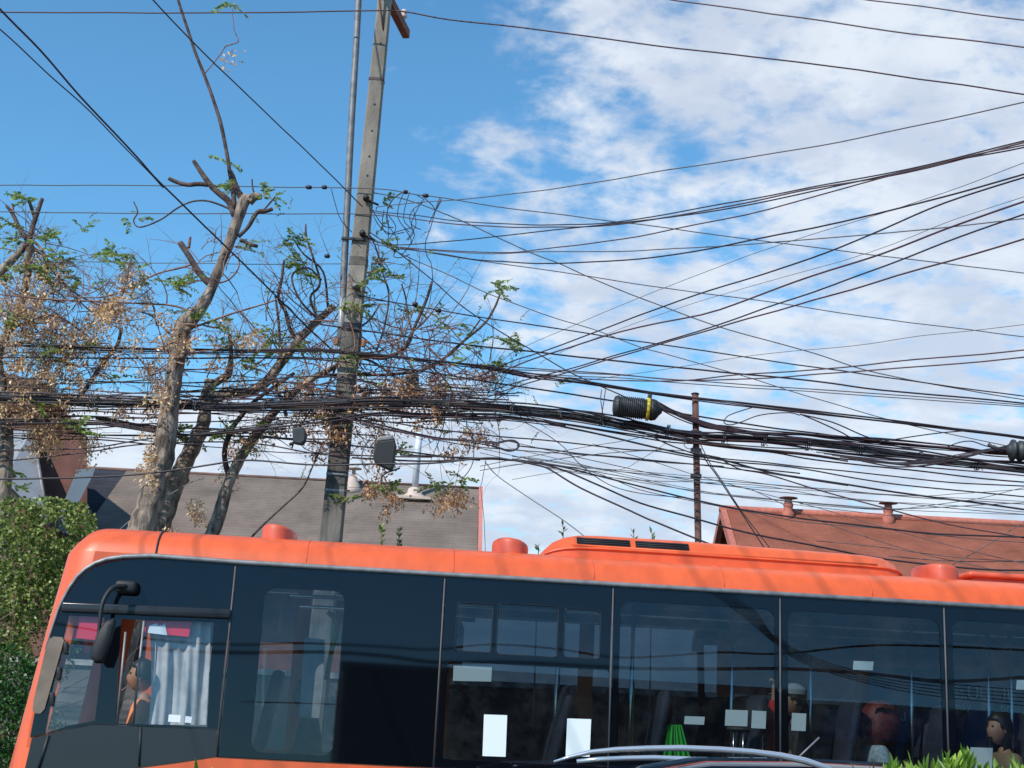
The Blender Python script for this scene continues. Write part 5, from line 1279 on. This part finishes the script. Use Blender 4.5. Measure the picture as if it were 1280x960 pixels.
T3 = [[(256,690,22),(272,650,19),(283,612,16.5),(292,590,15),(301,572,15),(314,552,14.5),(327,535,14),(341,517,13),(352,505,11)],
      [(350,508,11),(362,496,10),(378,482,9),(396,470,8),(420,458,7)],
      [(288,598,7),(282,580,7),(281,562,7),(288,540,6.5),(300,522,6),(320,500,5.5),(345,482,5),(368,466,4.5)],
      [(420,458,6),(450,446,5),(480,448,4.5),(505,435,4.5),(520,405,4.2),(533,375,4),(540,352,3.5)],
      [(400,470,5),(440,468,4.5),(490,468,4),(540,458,3.6),(575,430,3.4),(605,405,3.2),(618,385,3),(625,368,2.8)],
      [(505,440,3),(515,420,2.8),(510,395,2.6),(507,372,2.4),(502,355,2)],
      [(520,465,3),(560,445,2.8),(585,420,2.6),(600,400,2.4)],
      [(440,446,4),(425,450,3.6),(415,470,3),(405,492,2.8)],
      [(437,440,3.5),(430,425,3.4),(445,412,3),(462,400,2.6),(475,380,2.4)],
      [(420,455,3),(440,448,3),(465,452,3.4),(500,475,3.2),(520,480,2.6)],
      [(405,492,3),(390,510,2.6),(372,540,2.4),(365,560,2)],
      [(470,440,3),(480,410,2.8),(486,370,2.6),(478,340,2.4),(470,310,2),(463,295,1.8)],
      [(540,458,2.6),(560,480,2.4),(570,505,2.2),(572,530,2)],
      [(490,468,3),(515,490,2.6),(540,500,2.4),(560,520,2)],
      [(402,556,1.8),(390,585,2),(378,610,2.2),(355,632,2.6),(330,655,3),(310,676,3)],
      [(500,585,2.4),(470,560,2.6),(450,530,2.4)][:1]+[(478,595,2.2),(480,615,2),(500,625,2)]]
seedsT3 = sd(rs, 430, 560, 400, 480, 80, [80, 40, 120, 10, 170, 330], (.5, 1.2), (.006, .011))+sd(rs, 440, 500, 320, 420, 22, [60, 100, 20, 140], (.3, .8), (.005, .008))+sd(rs, 380, 460, 440, 500, 34, [200, 90, 150, 340], (.4, 1.1), (.006, .011))+sd(rs, 480, 620, 450, 520, 40, [20, 340, 300, 60], (.4, 1.), (.005, .009))+sd(rs, 300, 400, 480, 560, 14, [200, 90, 0], (.4, .8), (.005, .009))+sd(rs, 380, 460, 470, 560, 18, [270, 240, 300], (.3, .7), (.004, .007))
zb = [(500,485,26,16,22),(545,490,12,22,16),(430,500,40,18,12),(400,520,40,20,10),(370,480,30,20,8),(345,540,25,15,5),(475,560,14,24,10),(465,600,12,12,6),(485,625,12,12,6),(566,618,16,6,10),(548,630,6,6,3),(530,520,30,15,5),(590,535,15,10,4),(455,490,25,15,8),(465,530,20,12,5),(600,470,20,12,4),(563,558,4,8,3),(300,550,14,24,5),(605,540,16,10,3),(400,555,10,10,3),(420,545,10,8,3)]
zl = [(468,330,18,14,7),(475,300,14,6,3),(478,255,6,6,1),(440,388,14,4,5),(455,345,14,12,4),(495,345,10,6,3),(622,362,8,8,4),(635,425,12,14,4),(615,455,16,12,3),(600,420,10,10,2),(545,400,14,10,3),(520,385,12,10,3),(412,528,14,10,6),(455,505,14,6,4),(280,545,10,8,4),(310,550,18,6,5),(325,528,8,5,3),(440,620,12,6,4),(488,612,8,8,3),(540,605,6,6,2),(575,595,10,6,2),(585,440,14,10,2),(540,540,14,8,2),(500,570,8,8,2),(430,455,30,10,3),(690,480,6,4,1)]
grow_tree('spreading_tree', 'reddish-limbed tree whose tangled twigs and dry berries wrap the pole', T3, 17.6, 8, seedsT3, zb, zl, manual=(m_berrydk,))
T0 = [[(2,690,26),(4,620,24),(8,560,20),(4,500,17),(-4,450,16),(0,431,15),(12,412,12),(24,385,12),(32,355,11),(36,325,10),(38,300,10)],
      [(36,302,8),(42,280,7),(48,262,6),(53,248,5)],[(44,275,5),(40,262,4.5),(35,247,4)],
      [(34,300,7),(24,285,6),(16,268,5),(8,257,4)],[(20,278,4),(17,268,3.4),(16,256,2.6)],
      [(-6,345,12),(8,332,11),(22,318,9),(32,306,8)],
      [(38,298,4),(52,312,4),(64,335,3.6),(80,355,3),(100,370,2.6),(130,385,2)],
      [(96,500,6),(110,482,6),(128,455,5.5),(146,432,5),(152,410,4)],
      [(12,412,3.5),(40,400,3),(70,395,3),(110,420,2.6),(150,450,2.4)],
      [(64,335,2.4),(78,350,2.2),(95,372,2.4),(118,392,2.2),(150,402,2)],
      [(6,560,4),(12,520,4),(20,495,3.6),(14,545,3)],[(0,600,4),(12,560,4),(16,530,4),(60,500,3)],
      [(0,352,3),(20,368,2.8),(50,372,2.8),(80,378,2.4)]]
seedsT0 = sd(rs, 0, 60, 290, 420, 50, [90, 30, 150, 340, 0], (.4, 1.1), (.006, .011))+sd(rs, 60, 150, 350, 460, 44, [20, 90, 150, 250], (.4, 1.), (.005, .009))+sd(rs, 0, 110, 420, 540, 36, [270, 0, 180, 60], (.3, .8), (.005, .009))
zb = [(45,340,42,26,20),(22,380,30,24,18),(55,405,40,22,20),(20,430,28,26,18),(80,450,30,26,18),(40,470,34,26,20),(60,510,30,26,26),(52,545,22,14,14),(95,415,24,22,12),(130,400,24,22,10),(115,480,28,26,8),(145,440,18,20,6),(110,555,14,16,6),(20,500,18,20,10),(140,385,20,12,8),(155,500,16,12,4)]
zl = [(30,252,12,6,4),(8,282,8,5,3),(22,305,14,8,5),(60,295,12,6,4),(75,320,12,8,3),(98,290,8,4,2),(30,345,30,14,7),(70,345,20,14,5),(110,350,16,8,3),(100,540,10,8,5),(45,500,30,10,5),(12,590,10,6,3),(20,610,8,4,2),(60,440,30,15,5),(135,320,12,6,4),(120,430,18,10,4),(25,400,20,12,4),(150,480,14,12,2),(60,330,10,6,3)]
grow_tree('berry_tree', 'leafier tree heavy with pale dry berries at the far left edge', T0, 17.6, 12, seedsT0, zb, zl)
# small sprigs showing over the bus roof (tips of shoots growing from the pavement side)
def sprig(x, y, h, label, dull=False, nl=26):
    Yp_ = 16.4; g = at(x, y, Yp_); root_ = Vector((g.x, g.y, .13)); t = thing('sapling', label, 'sapling', root_)
    b = MB(); top = at(x, y-h, Yp_); b.tube([root_, (root_+g)/2+Vector((.03,0,0)), g, top], [.012,.010,.006,.003], 5); b.build('stem', m_twig, t)
    rnd = random.Random(int(x)); l_ = MB()
    for k in range(nl):
        p = g+(top-g)*rnd.uniform(-.8, 1.); leaflet(l_, p, Vector((rnd.uniform(-.7,.7), rnd.uniform(-.7,.7), rnd.uniform(.1,1.))).normalized(), rnd.uniform(.05,.09), .012, rnd)
    stuff(l_.build('foliage', m_leafdull if dull else m_leaf, t))
sprig(477, 674, 15, 'green sapling tip just left over the bus roof below the grey roof')
sprig(499, 676, 14, 'darker sapling tip right beside the green one over the bus roof', True)
for x, y, lab in ((673,690,'pale sapling tip between roof vent and air unit'),(704,666,'first tiny sprig peeking over the air unit'),(792,672,'tiny sprig over the two air unit grilles'),(815,674,'rightmost tiny sprig over the air unit')): sprig(x, y, 9, lab, True, 8)

# ------------------------------------------------------------------ bush and ivy on the left
def leafmass(b, blobs, n, rnd, ls=.05, Y=16.6):
    for (x, y, rx, ry, dY, w) in blobs:
        for _ in range(int(n*w)):
            while True:
                q = Vector((rnd.uniform(-1,1), rnd.uniform(-1,1), rnd.uniform(-1,1)))
                if q.length < 1: break
            q = q.normalized()*(q.length**.35); x_ = x+rx*q.x; y_ = y+ry*q.z
            if noise.noise(Vector((x_*.06, y_*.06, q.y*2+dY))) < -.22: continue
            p = at(x_, y_, Y+dY+q.y*.45)
            leaflet(b, p, Vector((rnd.gauss(q.x*.5,.7), rnd.gauss(-.35,.6), rnd.gauss(.15,.6))).normalized(), ls*rnd.uniform(.6,1.35), ls*.34, rnd)
rnd = random.Random(17)
bush = thing('hedge_bush', 'sprawling light green bush against the left house beside the bus front', 'bush', Vector((-6.2, 16.8, .13)))
st = MB(); tips = []
for k in range(60):
    p = Vector((-6.2+rnd.uniform(-1.6, .9), 16.8+rnd.uniform(-.3,.4), .13)); twig(st, p, Vector((rnd.uniform(-.3,.3), rnd.uniform(-.2,.2), 1)), rnd.uniform(2.2, 3.6), .016, rnd, 1, tips, .12)
st.build('stems', m_twig, bush)['kind'] = 'stuff'
lf = MB()
leafmass(lf, [(30,690,45,50,0,1.3),(75,670,40,40,.1,1),(100,650,18,22,0,.35),(20,650,30,30,.1,.6),(40,740,50,50,0,1.3),(10,770,40,50,-.1,1),(20,720,40,60,.3,1),(80,720,35,50,.2,.9),(0,820,40,40,0,.5),(60,632,30,10,0,.3),(112,660,8,14,0,.12),(25,870,45,60,.3,.5),(60,800,40,60,.3,.6)], 1500, rnd)
stuff(lf.build('foliage', m_bush, bush))
ivy = thing('ivy_hedge', 'dense dark green ivy hedge low at the left photo edge', 'hedge', Vector((-5.9, 16.0, .13)))
st = MB()
for k in range(14): p = Vector((-6.3+rnd.uniform(-1., 1.), 16.1+rnd.uniform(-.2,.3), .13)); twig(st, p, Vector((rnd.uniform(-.2,.2), 0, 1)), rnd.uniform(1.2, 1.9), .014, rnd, 1, tips, .12)
st.build('stems', m_twig, ivy)['kind'] = 'stuff'
lf = MB(); leafmass(lf, [(10,850,40,45,0,1),(0,900,50,50,0,1.2),(30,930,50,60,0,1.2),(0,980,60,60,0,1.2),(40,870,20,40,.1,.5)], 1700, rnd, .045, 16.0)
stuff(lf.build('foliage', m_ivy, ivy))

# ------------------------------------------------------------------ houses
def quadY(b, pts):
    b.add([at(x, y, Y) for x, y, Y in pts], [tuple(range(len(pts)))])
def extr(b, pts3, d):
    n_ = len(pts3); k = [p+d for p in pts3]
    b.add(pts3+k, [tuple(range(n_)), tuple(reversed(range(n_, 2*n_)))]+[(i, i+n_, (i+1) % n_+n_, (i+1) % n_) for i in range(n_)])
# grey-roofed house behind the trees
RY0, RY1 = 26.5, 22.5
gh = thing('grey_roof_house', 'low house with broad grey-brown shingled roof behind the pole', 'house', Vector((-4, 24.5, 0)))
Rl = at(100, 589, RY0); Rr_ = at(599, 607, RY0); 
zr = (Rl.z+Rr_.z)/2
def slope_pt(X, t): # t 0 ridge .. 1 eave
    return Vector((X, RY0+(RY1-RY0)*t, zr-2.3*t))
xl, xr = at(158, 592, RY0).x, Rr_.x
b = MB(); b.add([slope_pt(xl,0), slope_pt(xr,0), slope_pt(xr+.12,1), slope_pt(xl+.1,1)], [(0,1,2,3)])
b.add([p+Vector((0,.06,-.10)) for p in (slope_pt(xl,0), slope_pt(xr,0), slope_pt(xr+.12,1), slope_pt(xl+.1,1))], [(3,2,1,0)])
rf = b.build('roof', m_roofgrey, gh)
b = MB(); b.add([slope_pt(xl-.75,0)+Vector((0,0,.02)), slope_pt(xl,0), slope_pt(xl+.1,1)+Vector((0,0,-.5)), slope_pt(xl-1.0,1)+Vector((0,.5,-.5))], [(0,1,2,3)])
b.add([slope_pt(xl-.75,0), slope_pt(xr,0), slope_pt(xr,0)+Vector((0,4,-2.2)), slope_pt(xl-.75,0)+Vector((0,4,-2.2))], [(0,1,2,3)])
b.build('rear_slope', m_roofdark, gh)  # left facet darkened by colour, as if in shade
b = MB(); extr(b, [slope_pt(xr+.0,0)+Vector((0,0,.05)), slope_pt(xr+.14,1)+Vector((0,0,.05)), slope_pt(xr+.14,1)+Vector((0,0,-.22)), slope_pt(xr,0)+Vector((0,0,-.22))], Vector((.07,0,0))); b.build('verge_board', m_pinkboard, gh)
b = MB(); b.tube([slope_pt(xl-.75,0)+Vector((0,0,.01)), slope_pt(xr,0)+Vector((0,0,.01))], .03, 8); b.build('ridge_cap', m_brownwood, gh)
b = MB(); b.box(((xl+xr)/2, RY0-.1, (zr-2.4)/2), (xr-xl-.4, 6.5, zr-2.4)); b.build('wall', m_redbrown, gh)
ORG[rf.name] = ORG[gh.name]
b = MB(); c = at(519, 606, RY0-.5); c = Vector((c.x, RY0-.5, zr-.29)); b.lathe(c, [(.24,-.08),(.24,.0),(.14,.06),(.12,.15),(.07,.18)], 16); b.box(c+Vector((0,-.1,-.04)), (.62,.34,.05)); fl = b.build('flue_base', m_cream, rf); ORG[fl.name] = ORG[gh.name]
pt_ = at(521, 520, RY0-.5); b = MB(); b.tube([c+Vector((0,0,.2)), Vector((c.x+.02, RY0-.5, pt_.z))], .06, 12); b.build('flue_pipe', m_flue, rf)
c = at(441, 606, RY0-.3); c = Vector((c.x, RY0-.3, zr-.17)); b = MB(); b.lathe(c, [(.18,-.1),(.165,.0),(.08,.18),(.06,.24)], 16); b.tube([c+Vector((0,0,.22)), c+Vector((0,0,.36))], .035, 8); b.lathe(c+Vector((0,0,.36)), [(.03,0),(.15,.01),(.14,.03),(.03,.05)], 14); b.build('roof_vent', m_cream, rf)
# blue-grey sheet piece and red-brown house at the far left
lh = thing('left_house', 'red-brown house with grey sheet-metal slope at the far left', 'house', Vector((-8.2, 22.5, 0)))
LY = 21.5
b = MB(); extr(b, [at(x, y, LY+.4) for x, y in ((40,500),(80,513),(109,546),(109,700),(112,900),(0,900),(20,600))], Vector((-1.3, 3.5, 0))); b.build('gable_wall', m_redbrown, lh)
b = MB(); p4 = [at(5,600,LY-.6), at(15,537,LY+.3), at(40,537,LY+.3), at(61,655,LY-.6)]; extr(b, p4, Vector((0,.05,-.03))); b.build('metal_slope', m_sheet, lh)
b = MB(); extr(b, [at(-60,560,LY-.5), at(2,598,LY-.5), at(64,652,LY-.5), at(62,660,LY-.5), at(-2,606,LY-.5), at(-60,568,LY-.5)], Vector((0,.25,0))); b.build('eave_board', m_darkwall, lh)
b = MB(); extr(b, [at(-60,568,LY-.4), at(-2,605,LY-.4), at(60,659,LY-.4), at(60,900,LY-.4), at(-60,900,LY-.4)], Vector((-.9,2.6,0))); b.build('front_wall', m_redbrown, lh)
b = MB(); extr(b, [at(x, y, LY+.9) for x, y in ((-60,468),(18,468),(64,484),(84,513),(84,560),(-60,560))], Vector((-.9,2.5,0))); b.build('upper_storey', m_brownwood, lh)
for yy in (478, 492, 507, 522):
    b = MB(); b.tube([at(-60, yy, LY+.86), at(70, yy+4, LY+.86)], .035, 4); b.build('board_joint', m_darkwall, lh)
b = MB(); b.tube([at(40,537,LY+.25), at(61,655,LY-.62)], .03, 6); b.build('flashing', m_galv, lh)
sh = MB(); extr(sh, [at(x, y, LY-.2) for x, y in ((98,587),(119,585),(116,594),(92,640),(88,668),(70,662),(76,640))], Vector((-.12,.3,0))); o_ = sh.build('sheet_hood', m_bluegrey); tag(o_, 'blue-grey sheet hood between the red-brown house and dark roof', 'hood')
# red tiled house on the right
RYr, RYe = 30., 26.
rh = thing('red_roof_house', 'house with long red tiled roof and triangular gable at right', 'house', Vector((10, 29, 0)))
ap = at(905, 637, RYr); zrr = ap.z; rx0 = ap.x; rx1 = rx0+14
dzr = 2.6
def rp(X, t): return Vector((X, RYr+(RYe-RYr)*t, zrr-dzr*t))
b = MB(); b.add([rp(rx0,0), rp(rx1,0), rp(rx1,1), rp(rx0,1)], [(0,1,2,3)]); b.add([p+Vector((0,.05,-.1)) for p in (rp(rx0,0), rp(rx1,0), rp(rx1,1), rp(rx0,1))], [(3,2,1,0)])
b.add([Vector((rx0,RYr,zrr)), Vector((rx1,RYr,zrr)), Vector((rx1,2*RYr-RYe,zrr-dzr)), Vector((rx0,2*RYr-RYe,zrr-dzr))], [(3,2,1,0)])
rr_ = b.build('roof', m_rooftile, rh); ORG[rr_.name] = ORG[rh.name]
b = MB()
for sgn in (1, -1):
    e = Vector((rx0, RYr-(RYr-RYe)*sgn, zrr-dzr)); extr(b, [Vector((rx0-.08,RYr,zrr+.05)), e+Vector((-.08,0,.05)), e+Vector((-.08,0,-.17)), Vector((rx0-.08,RYr,zrr-.17))], Vector((.12,0,0)))
b.build('barge_board', m_terra, rh)
b = MB(); extr(b, [Vector((rx0+.35,RYr,zrr-.15)), Vector((rx0+.35,RYe+.3,zrr-dzr+.05)), Vector((rx0+.35,2*RYr-RYe-.3,zrr-dzr+.05))], Vector((.1,0,0))); b.build('gable_end', m_darkwall, rh)
b = MB(); b.box(((rx0+rx1)/2+.2, RYr, (zrr-dzr)/2), (rx1-rx0-.5, 2*(RYr-RYe)-.8, zrr-dzr)); b.build('wall', m_redbrown, rh)
b = MB(); b.tube([Vector((rx0-.1,RYr,zrr+.02)), Vector((rx1,RYr,zrr+.02))], .075, 8); b.build('ridge_tiles', m_terra, rh)
for (x, y0, hgt) in ((985, 644, .30), (1110, 648, .22)):
    c = at(x, y0, RYr-.1); c = Vector((c.x, RYr-.12, zrr-.04)); b = MB(); b.lathe(c, [(.13,-.2),(.13,.02),(.085,.08),(.10,.15),(.11,.20),(.08,.25),(.08,.31)], 14); ch = b.build('flue', m_terra, rr_); ORG[ch.name] = ORG[rh.name]
    b = MB(); b.lathe(c+Vector((0,0,.31)), [(.08,0),(.20,.02),(.19,.035),(.10,.05)], 14); 
    b.build('cowl', m_rust, rr_)
# far low skyline so the horizon is not bare
fb = thing('garden_wall', 'long rendered garden wall behind the bus', 'wall', Vector((0, 20.8, 0)))
b = MB(); b.box((0, 20.9, 1.1), (70, .2, 2.2)); b.build('wall_panel', m_gardenwall, fb)
b = MB(); b.box((0, 20.9, 2.24), (70, .3, .08)); b.build('coping', m_kerb, fb)

# ------------------------------------------------------------------ parked car in front of the bus
CYc = 7.9
def cpt(px, py, Y=CYc): return at(px, py, Y)
car = thing('parked_car', 'dark car with silver roof rails passing in front of the bus', 'car', Vector((.95, CYc+.9, 0)))
zroof = at(870, 938.5, CYc).z; xl_ = at(690, 950, CYc).x; xr_ = at(1040, 960, CYc).x
cx = (xl_+xr_)/2; print('CAR', zroof, xl_, xr_)
# stations: x (relative), roofline height, half width at waist, at roof
prof = [(-2.35,.55,.62),(-2.30,.70,.80),(-2.1,.82,.84),(-1.6,.92,.87),(-1.15,1.0,.89),(-.95,1.05,.89),(2.0,1.04,.88),(2.25,.95,.84),(2.32,.6,.80)]
cyc = CYc+.62
b = MB(); rows = []
for (x, h, hw) in prof:
    rows.append([Vector((cx+x, cyc-hw*k[0], k[1] if k[1] < .5 else h*k[1])) for k in ((.92,.25),(1,.45),(1.0,.72),(.97,.9),(.88,1.0),(.4,1.02))]+[Vector((cx+x, cyc+hw*k[0], k[1] if k[1] < .5 else h*k[1])) for k in ((.4,1.02),(.88,1.0),(.97,.9),(1.0,.72),(1,.45),(.92,.25))])
n_ = 12; b.add([p for r in rows for p in r], [(i*n_+j, (i+1)*n_+j, (i+1)*n_+(j+1) % n_, i*n_+(j+1) % n_) for i in range(len(rows)-1) for j in range(n_)]+[tuple(range(n_)), tuple(reversed(range((len(rows)-1)*n_, len(rows)*n_)))], True)
bd = b.build('body', m_carpaint, car)
zt2 = zroof-.03
gl = MB(); rows = []
RX = [(-1.0,1.03,.80),(-.55,1.38,.68),(-.2,1.56,.62),(.1,zt2-.022,.60),(.6,zt2,.60),(1.2,zt2-.0,.60),(1.6,zt2-.05,.58),(1.85,1.45,.62),(2.12,1.04,.78)]
RXb = [(-1.0,1.03),(-.75,1.03),(-.4,1.03),(.1,1.03),(.6,1.03),(1.2,1.03),(1.6,1.03),(1.85,1.03),(2.12,1.03)]
b = MB(); rows = []
for (x, z, hw) in RX: rows.append([Vector((cx+x, cyc-.82, 1.02)), Vector((cx+x, cyc-hw-.02, z-.022)), Vector((cx+x, cyc-hw+.03, z-.004)), Vector((cx+x, cyc, z+.01)), Vector((cx+x, cyc+hw-.06, z-.012)), Vector((cx+x, cyc+hw+.03, z-.07)), Vector((cx+x, cyc+.82, 1.02))])
n_ = 7; b.add([p for r in rows for p in r], [(i*n_+j, (i+1)*n_+j, (i+1)*n_+j+1, i*n_+j+1) for i in range(len(rows)-1) for j in range(1, n_-2)], True); b.build('roof', m_carpaint, car)
b = MB(); b.add([p for r in rows for p in r], [(i*n_+j, (i+1)*n_+j, (i+1)*n_+j+1, i*n_+j+1) for i in range(len(rows)-1) for j in (0, n_-2)], True); b.build('side_window', m_glass, car)
for xx in (.35, 1.35):
    b = MB(); b.tube([Vector((cx+xx, cyc-.83, 1.03)), Vector((cx+xx+.02, cyc-.645, zt2-.07))], .03, 6); b.build('door_pillar', m_rubber, car)
for sy in (-1, 1):
    pts = [(692,952),(712,946),(738,940),(770,937),(810,935.5),(850,935),(900,937),(940,940),(975,944.5),(1005,951),(1030,959),(1045,966)]
    Yr = CYc-.02 if sy < 0 else CYc+1.24
    P = []
    for x, y in (pts if sy < 0 else pts[2:11]):
        p = at(x, y, CYc); P.append(Vector((p.x, Yr, p.z-(.085 if sy > 0 else 0))))
    b = MB(); b.tube(P, [.006,.010,.013,.015,.016,.017,.017,.017,.018,.019,.017,.012][(0 if sy < 0 else 2):(12 if sy < 0 else 11)], 10)
    b.build('roof_rail', m_silver, car)
b = MB(); p = at(1001, 944, CYc+.5); q = at(1024, 922, CYc+.5); b.tube([p-Vector((.06,0,.06)), q], .006, 6); b.build('aerial', m_galv, car)
for xx in (-1.5, 1.35):
    for sy in (-1, 1):
        b = MB(); c = Vector((cx+xx, cyc+sy*.74, .33)); b.lathe(c-Vector((0,.11,0)), [(.16,0),(.31,.0),(.33,.03),(.33,.19),(.31,.22),(.16,.22)], 24, (Vector((1,0,0)), Vector((0,0,1)), Vector((0,1,0)))); w = b.build('wheel', m_tyre, car); ORG[w.name] = ORG[car.name]
        b = MB(); b.lathe(c+Vector((0, sy*.11-.02, 0)), [(.04,0),(.2,.0),(.2,.04),(.04,.04)], 16, (Vector((1,0,0)), Vector((0,0,1)), Vector((0,1,0)))); b.build('rim', m_silver, w)
    for sy in (-1, 1):
        pass
for sy in (-.6, .6):
    b = MB(); b.rbox((cx-2.27, cyc+sy, .68), (.12, .3, .14), .04); b.build('headlight', m_paper, car)
    b = MB(); b.rbox((cx+2.27, cyc+sy*1.1, .78), (.1, .25, .2), .03); b.build('tail_light', m_jk_red, car)
b = MB(); b.rbox((cx-.62, cyc-.98, 1.08), (.12, .18, .13), .04); b.build('wing_mirror', m_carpaint, car)

# ------------------------------------------------------------------ median planting
rnd = random.Random(44)
def shrub(pxa, ytop, Y, label, n=120, wide=.35, group=None, dens=1.):
    tp = at(pxa, ytop, Y); base = Vector((tp.x, Y, .12)); t = thing('median_shrub', label, 'shrub', base, group)
    st = MB(); lf = MB()
    for k in range(n):
        a = rnd.uniform(0, 2*pi); q = wide*math.sqrt(rnd.random()); e = Vector((tp.x+q*cos(a), Y+q*sin(a)*.8, tp.z-rnd.uniform(0, .10)-q*.22)); s0_ = base+Vector((q*.4*cos(a), q*.3*sin(a), 0))
        st.tube([s0_, (s0_+e)/2+Vector((rnd.uniform(-.05,.05),0,0)), e-Vector((0,0,.05))], [.007,.005,.003], 4, caps=False)
        for j in range(int(9*dens)):
            z_ = rnd.uniform(0, .32)*(j/9)**.6; p = e-Vector((0,0,z_+.03)); d = Vector((rnd.gauss(0,.35), rnd.gauss(0,.35), 1)).normalized(); L = rnd.uniform(.05, .085); w_ = rnd.uniform(.008, .012)
            s = d.cross(Vector((rnd.uniform(-1,1), rnd.uniform(-1,1), 0)).normalized()).normalized(); nrm = d.cross(s)
            lf.add([p, p+d*L*.35+s*w_+nrm*.003, p+d*L*.75+s*w_*.7+nrm*.003, p+d*L, p+d*L*.75-s*w_*.7+nrm*.003, p+d*L*.35-s*w_+nrm*.003, p+d*L*.5], [(0,1,6),(1,2,6),(2,3,6),(3,4,6),(4,5,6),(5,0,6)])
    stuff(st.build('stems', m_leafdull, t)); stuff(lf.build('foliage', m_shoot, t)); return t
names = iter([(1092,956,'bright shrub tips left of the low gap at lower right'),(1108,946,'spiky bright shrub under the red-haired passenger'),(1150,944,'bright yellow-green shrub just left of the wide joint strip'),(1182,938,'bright shrub directly under the wide joint strip'),(1207,929,'tallest bright yellow-green shrub at lower right'),(1228,946,'bright shrub under the posted paper at lower right'),(1262,944,'bright shrub under the passenger in tan'),(1284,948,'rightmost bright shrub cut by the photo edge')])
for x, y, lab in names: shrub(x, y+7, 5.1, lab, 20, .085)
shrub(285, 954, 5.1, 'low sparse shrub tips under the cab window', 10, .12, dens=.6)

# ------------------------------------------------------------------ across the street, behind the camera (seen mirrored in the bus glass)
nB = (Bb*-1+Vector((0,0,TT))).normalized()     # outward normal of the side plane
def mirror_at(px, py, Yp):
    # where the reflected ray through this pixel of the bus side meets the plane y = Yp
    u, z = b2(px, py); P = BS(u, z); d = (P-CAM).normalized(); r = d-2*d.dot(nB)*nB; s = (Yp-P.y)/r.y; return P+r*s
q0 = mirror_at(430, 850, -10); q1 = mirror_at(1000, 842, -10); q2 = mirror_at(760, 846, -10); q3 = mirror_at(700, 853, -10); q4 = mirror_at(1180, 885, -10)
print('MIRR', q0, q1, q2, q3, q4)
hB = (q0.z+q1.z)/2
sp = thing('shop_block', 'low dark shop building across the street behind the viewer', 'building', Vector(((q0.x+q1.x)/2, -12, 0)))
b = MB(); b.box(((q0.x+q1.x)/2, -12.5, hB/2), (abs(q1.x-q0.x), 5, hB)); b.build('wall', m_plaster, sp)
b = MB(); b.box(((q0.x+q1.x)/2, -9.95, hB-.1), (abs(q1.x-q0.x)+.2, .3, .2)); b.build('parapet', m_darkwall, sp)
for k in range(4):
    xx = q0.x+(q1.x-q0.x)*(k+.5)/4; b = MB(); b.box((xx, -9.98, 1.3), (1.5, .06, 2.4)); b.build('shutter', m_closure, sp)
sp2 = thing('low_store', 'lower dark store beside the shop block behind the viewer', 'building', Vector((q4.x, -12, 0)))
b = MB(); xa_ = q1.x+.05; xb_ = q4.x+abs(q4.x-q1.x)*2.; b.box(((xa_+xb_)/2, -12.6, q4.z/2), (abs(xb_-xa_), 5, q4.z)); b.build('wall', m_plaster, sp2)
b = MB(); b.box(((xa_+xb_)/2, -10.02, q4.z-.5), (abs(xb_-xa_)*.9, .08, .7)); b.build('fascia', m_film, sp2)
def mcable(pts, r, Yp, label):
    P = [tuple(mirror_at(x, y, Yp)) for x, y in pts]; b = MB(); b.tube([Vector(p) for p in crom(P, 5)], r, 6); tag(b.build('cable', m_cable), label, 'cable')
mcable([(60,778),(200,800),(300,806),(380,804),(470,808),(540,812),(620,806),(700,812),(780,822),(900,815),(975,817),(1100,806),(1280,812)], .022, -3, 'upper thin cable across the street, mirrored in the bus windows')
mcable([(60,800),(200,812),(300,816),(400,815),(480,820),(545,828),(640,828),(760,834),(840,836),(975,836),(1080,842),(1180,852),(1280,846)], .034, -3, 'thick cable across the street, mirrored across the bus windows')
mcable([(300,877),(400,880),(520,884),(640,880)], .012, -3, 'lowest thin cable across the street, mirrored near the door pane')
for k in range(5):
    mcable([(880+k*7,735),(905+k*6,752+k),(930+k*4,770-k),(965,800-k*2),(1000,826-k*3),(1060,848-k*3),(1150,868-k*4),(1300,884-k*5)], .012, -4, ordw(k)+' strand from left of the diagonal bundle mirrored in the middle windows')
for o in COL.objects:
    if o.get('label', '').endswith('diagonal bundle mirrored in the middle windows'): o['group'] = 'diagonal mirrored bundle'

# power lines crossing the street high above the frame; their shadows streak the bus roof
top0 = Ptop+Vector((0,0,.25))
for k, xe in enumerate((-9.2, -5.6, -5.1, -4.0, -3.6, -3.3, -2.5, -2.1, -1.55, -1.2, -.6)):
    z1 = 10.9+.25*(k % 3); b = MB(); p0 = top0+Vector((-.5+.1*k, 0, .1*(k % 2))); p1 = Vector((xe, 6, z1)); p2 = p1+(p1-p0)*1.1; p2.z = 11.4
    b.tube([Vector(p) for p in crom([tuple(p0), tuple(p1), tuple(p2)], 8)], .010, 6)
    tag(b.build('power_line', m_cable), '%s power line from the left of those crossing the street overhead' % ordw(k), 'cable', 'lines crossing the street overhead')
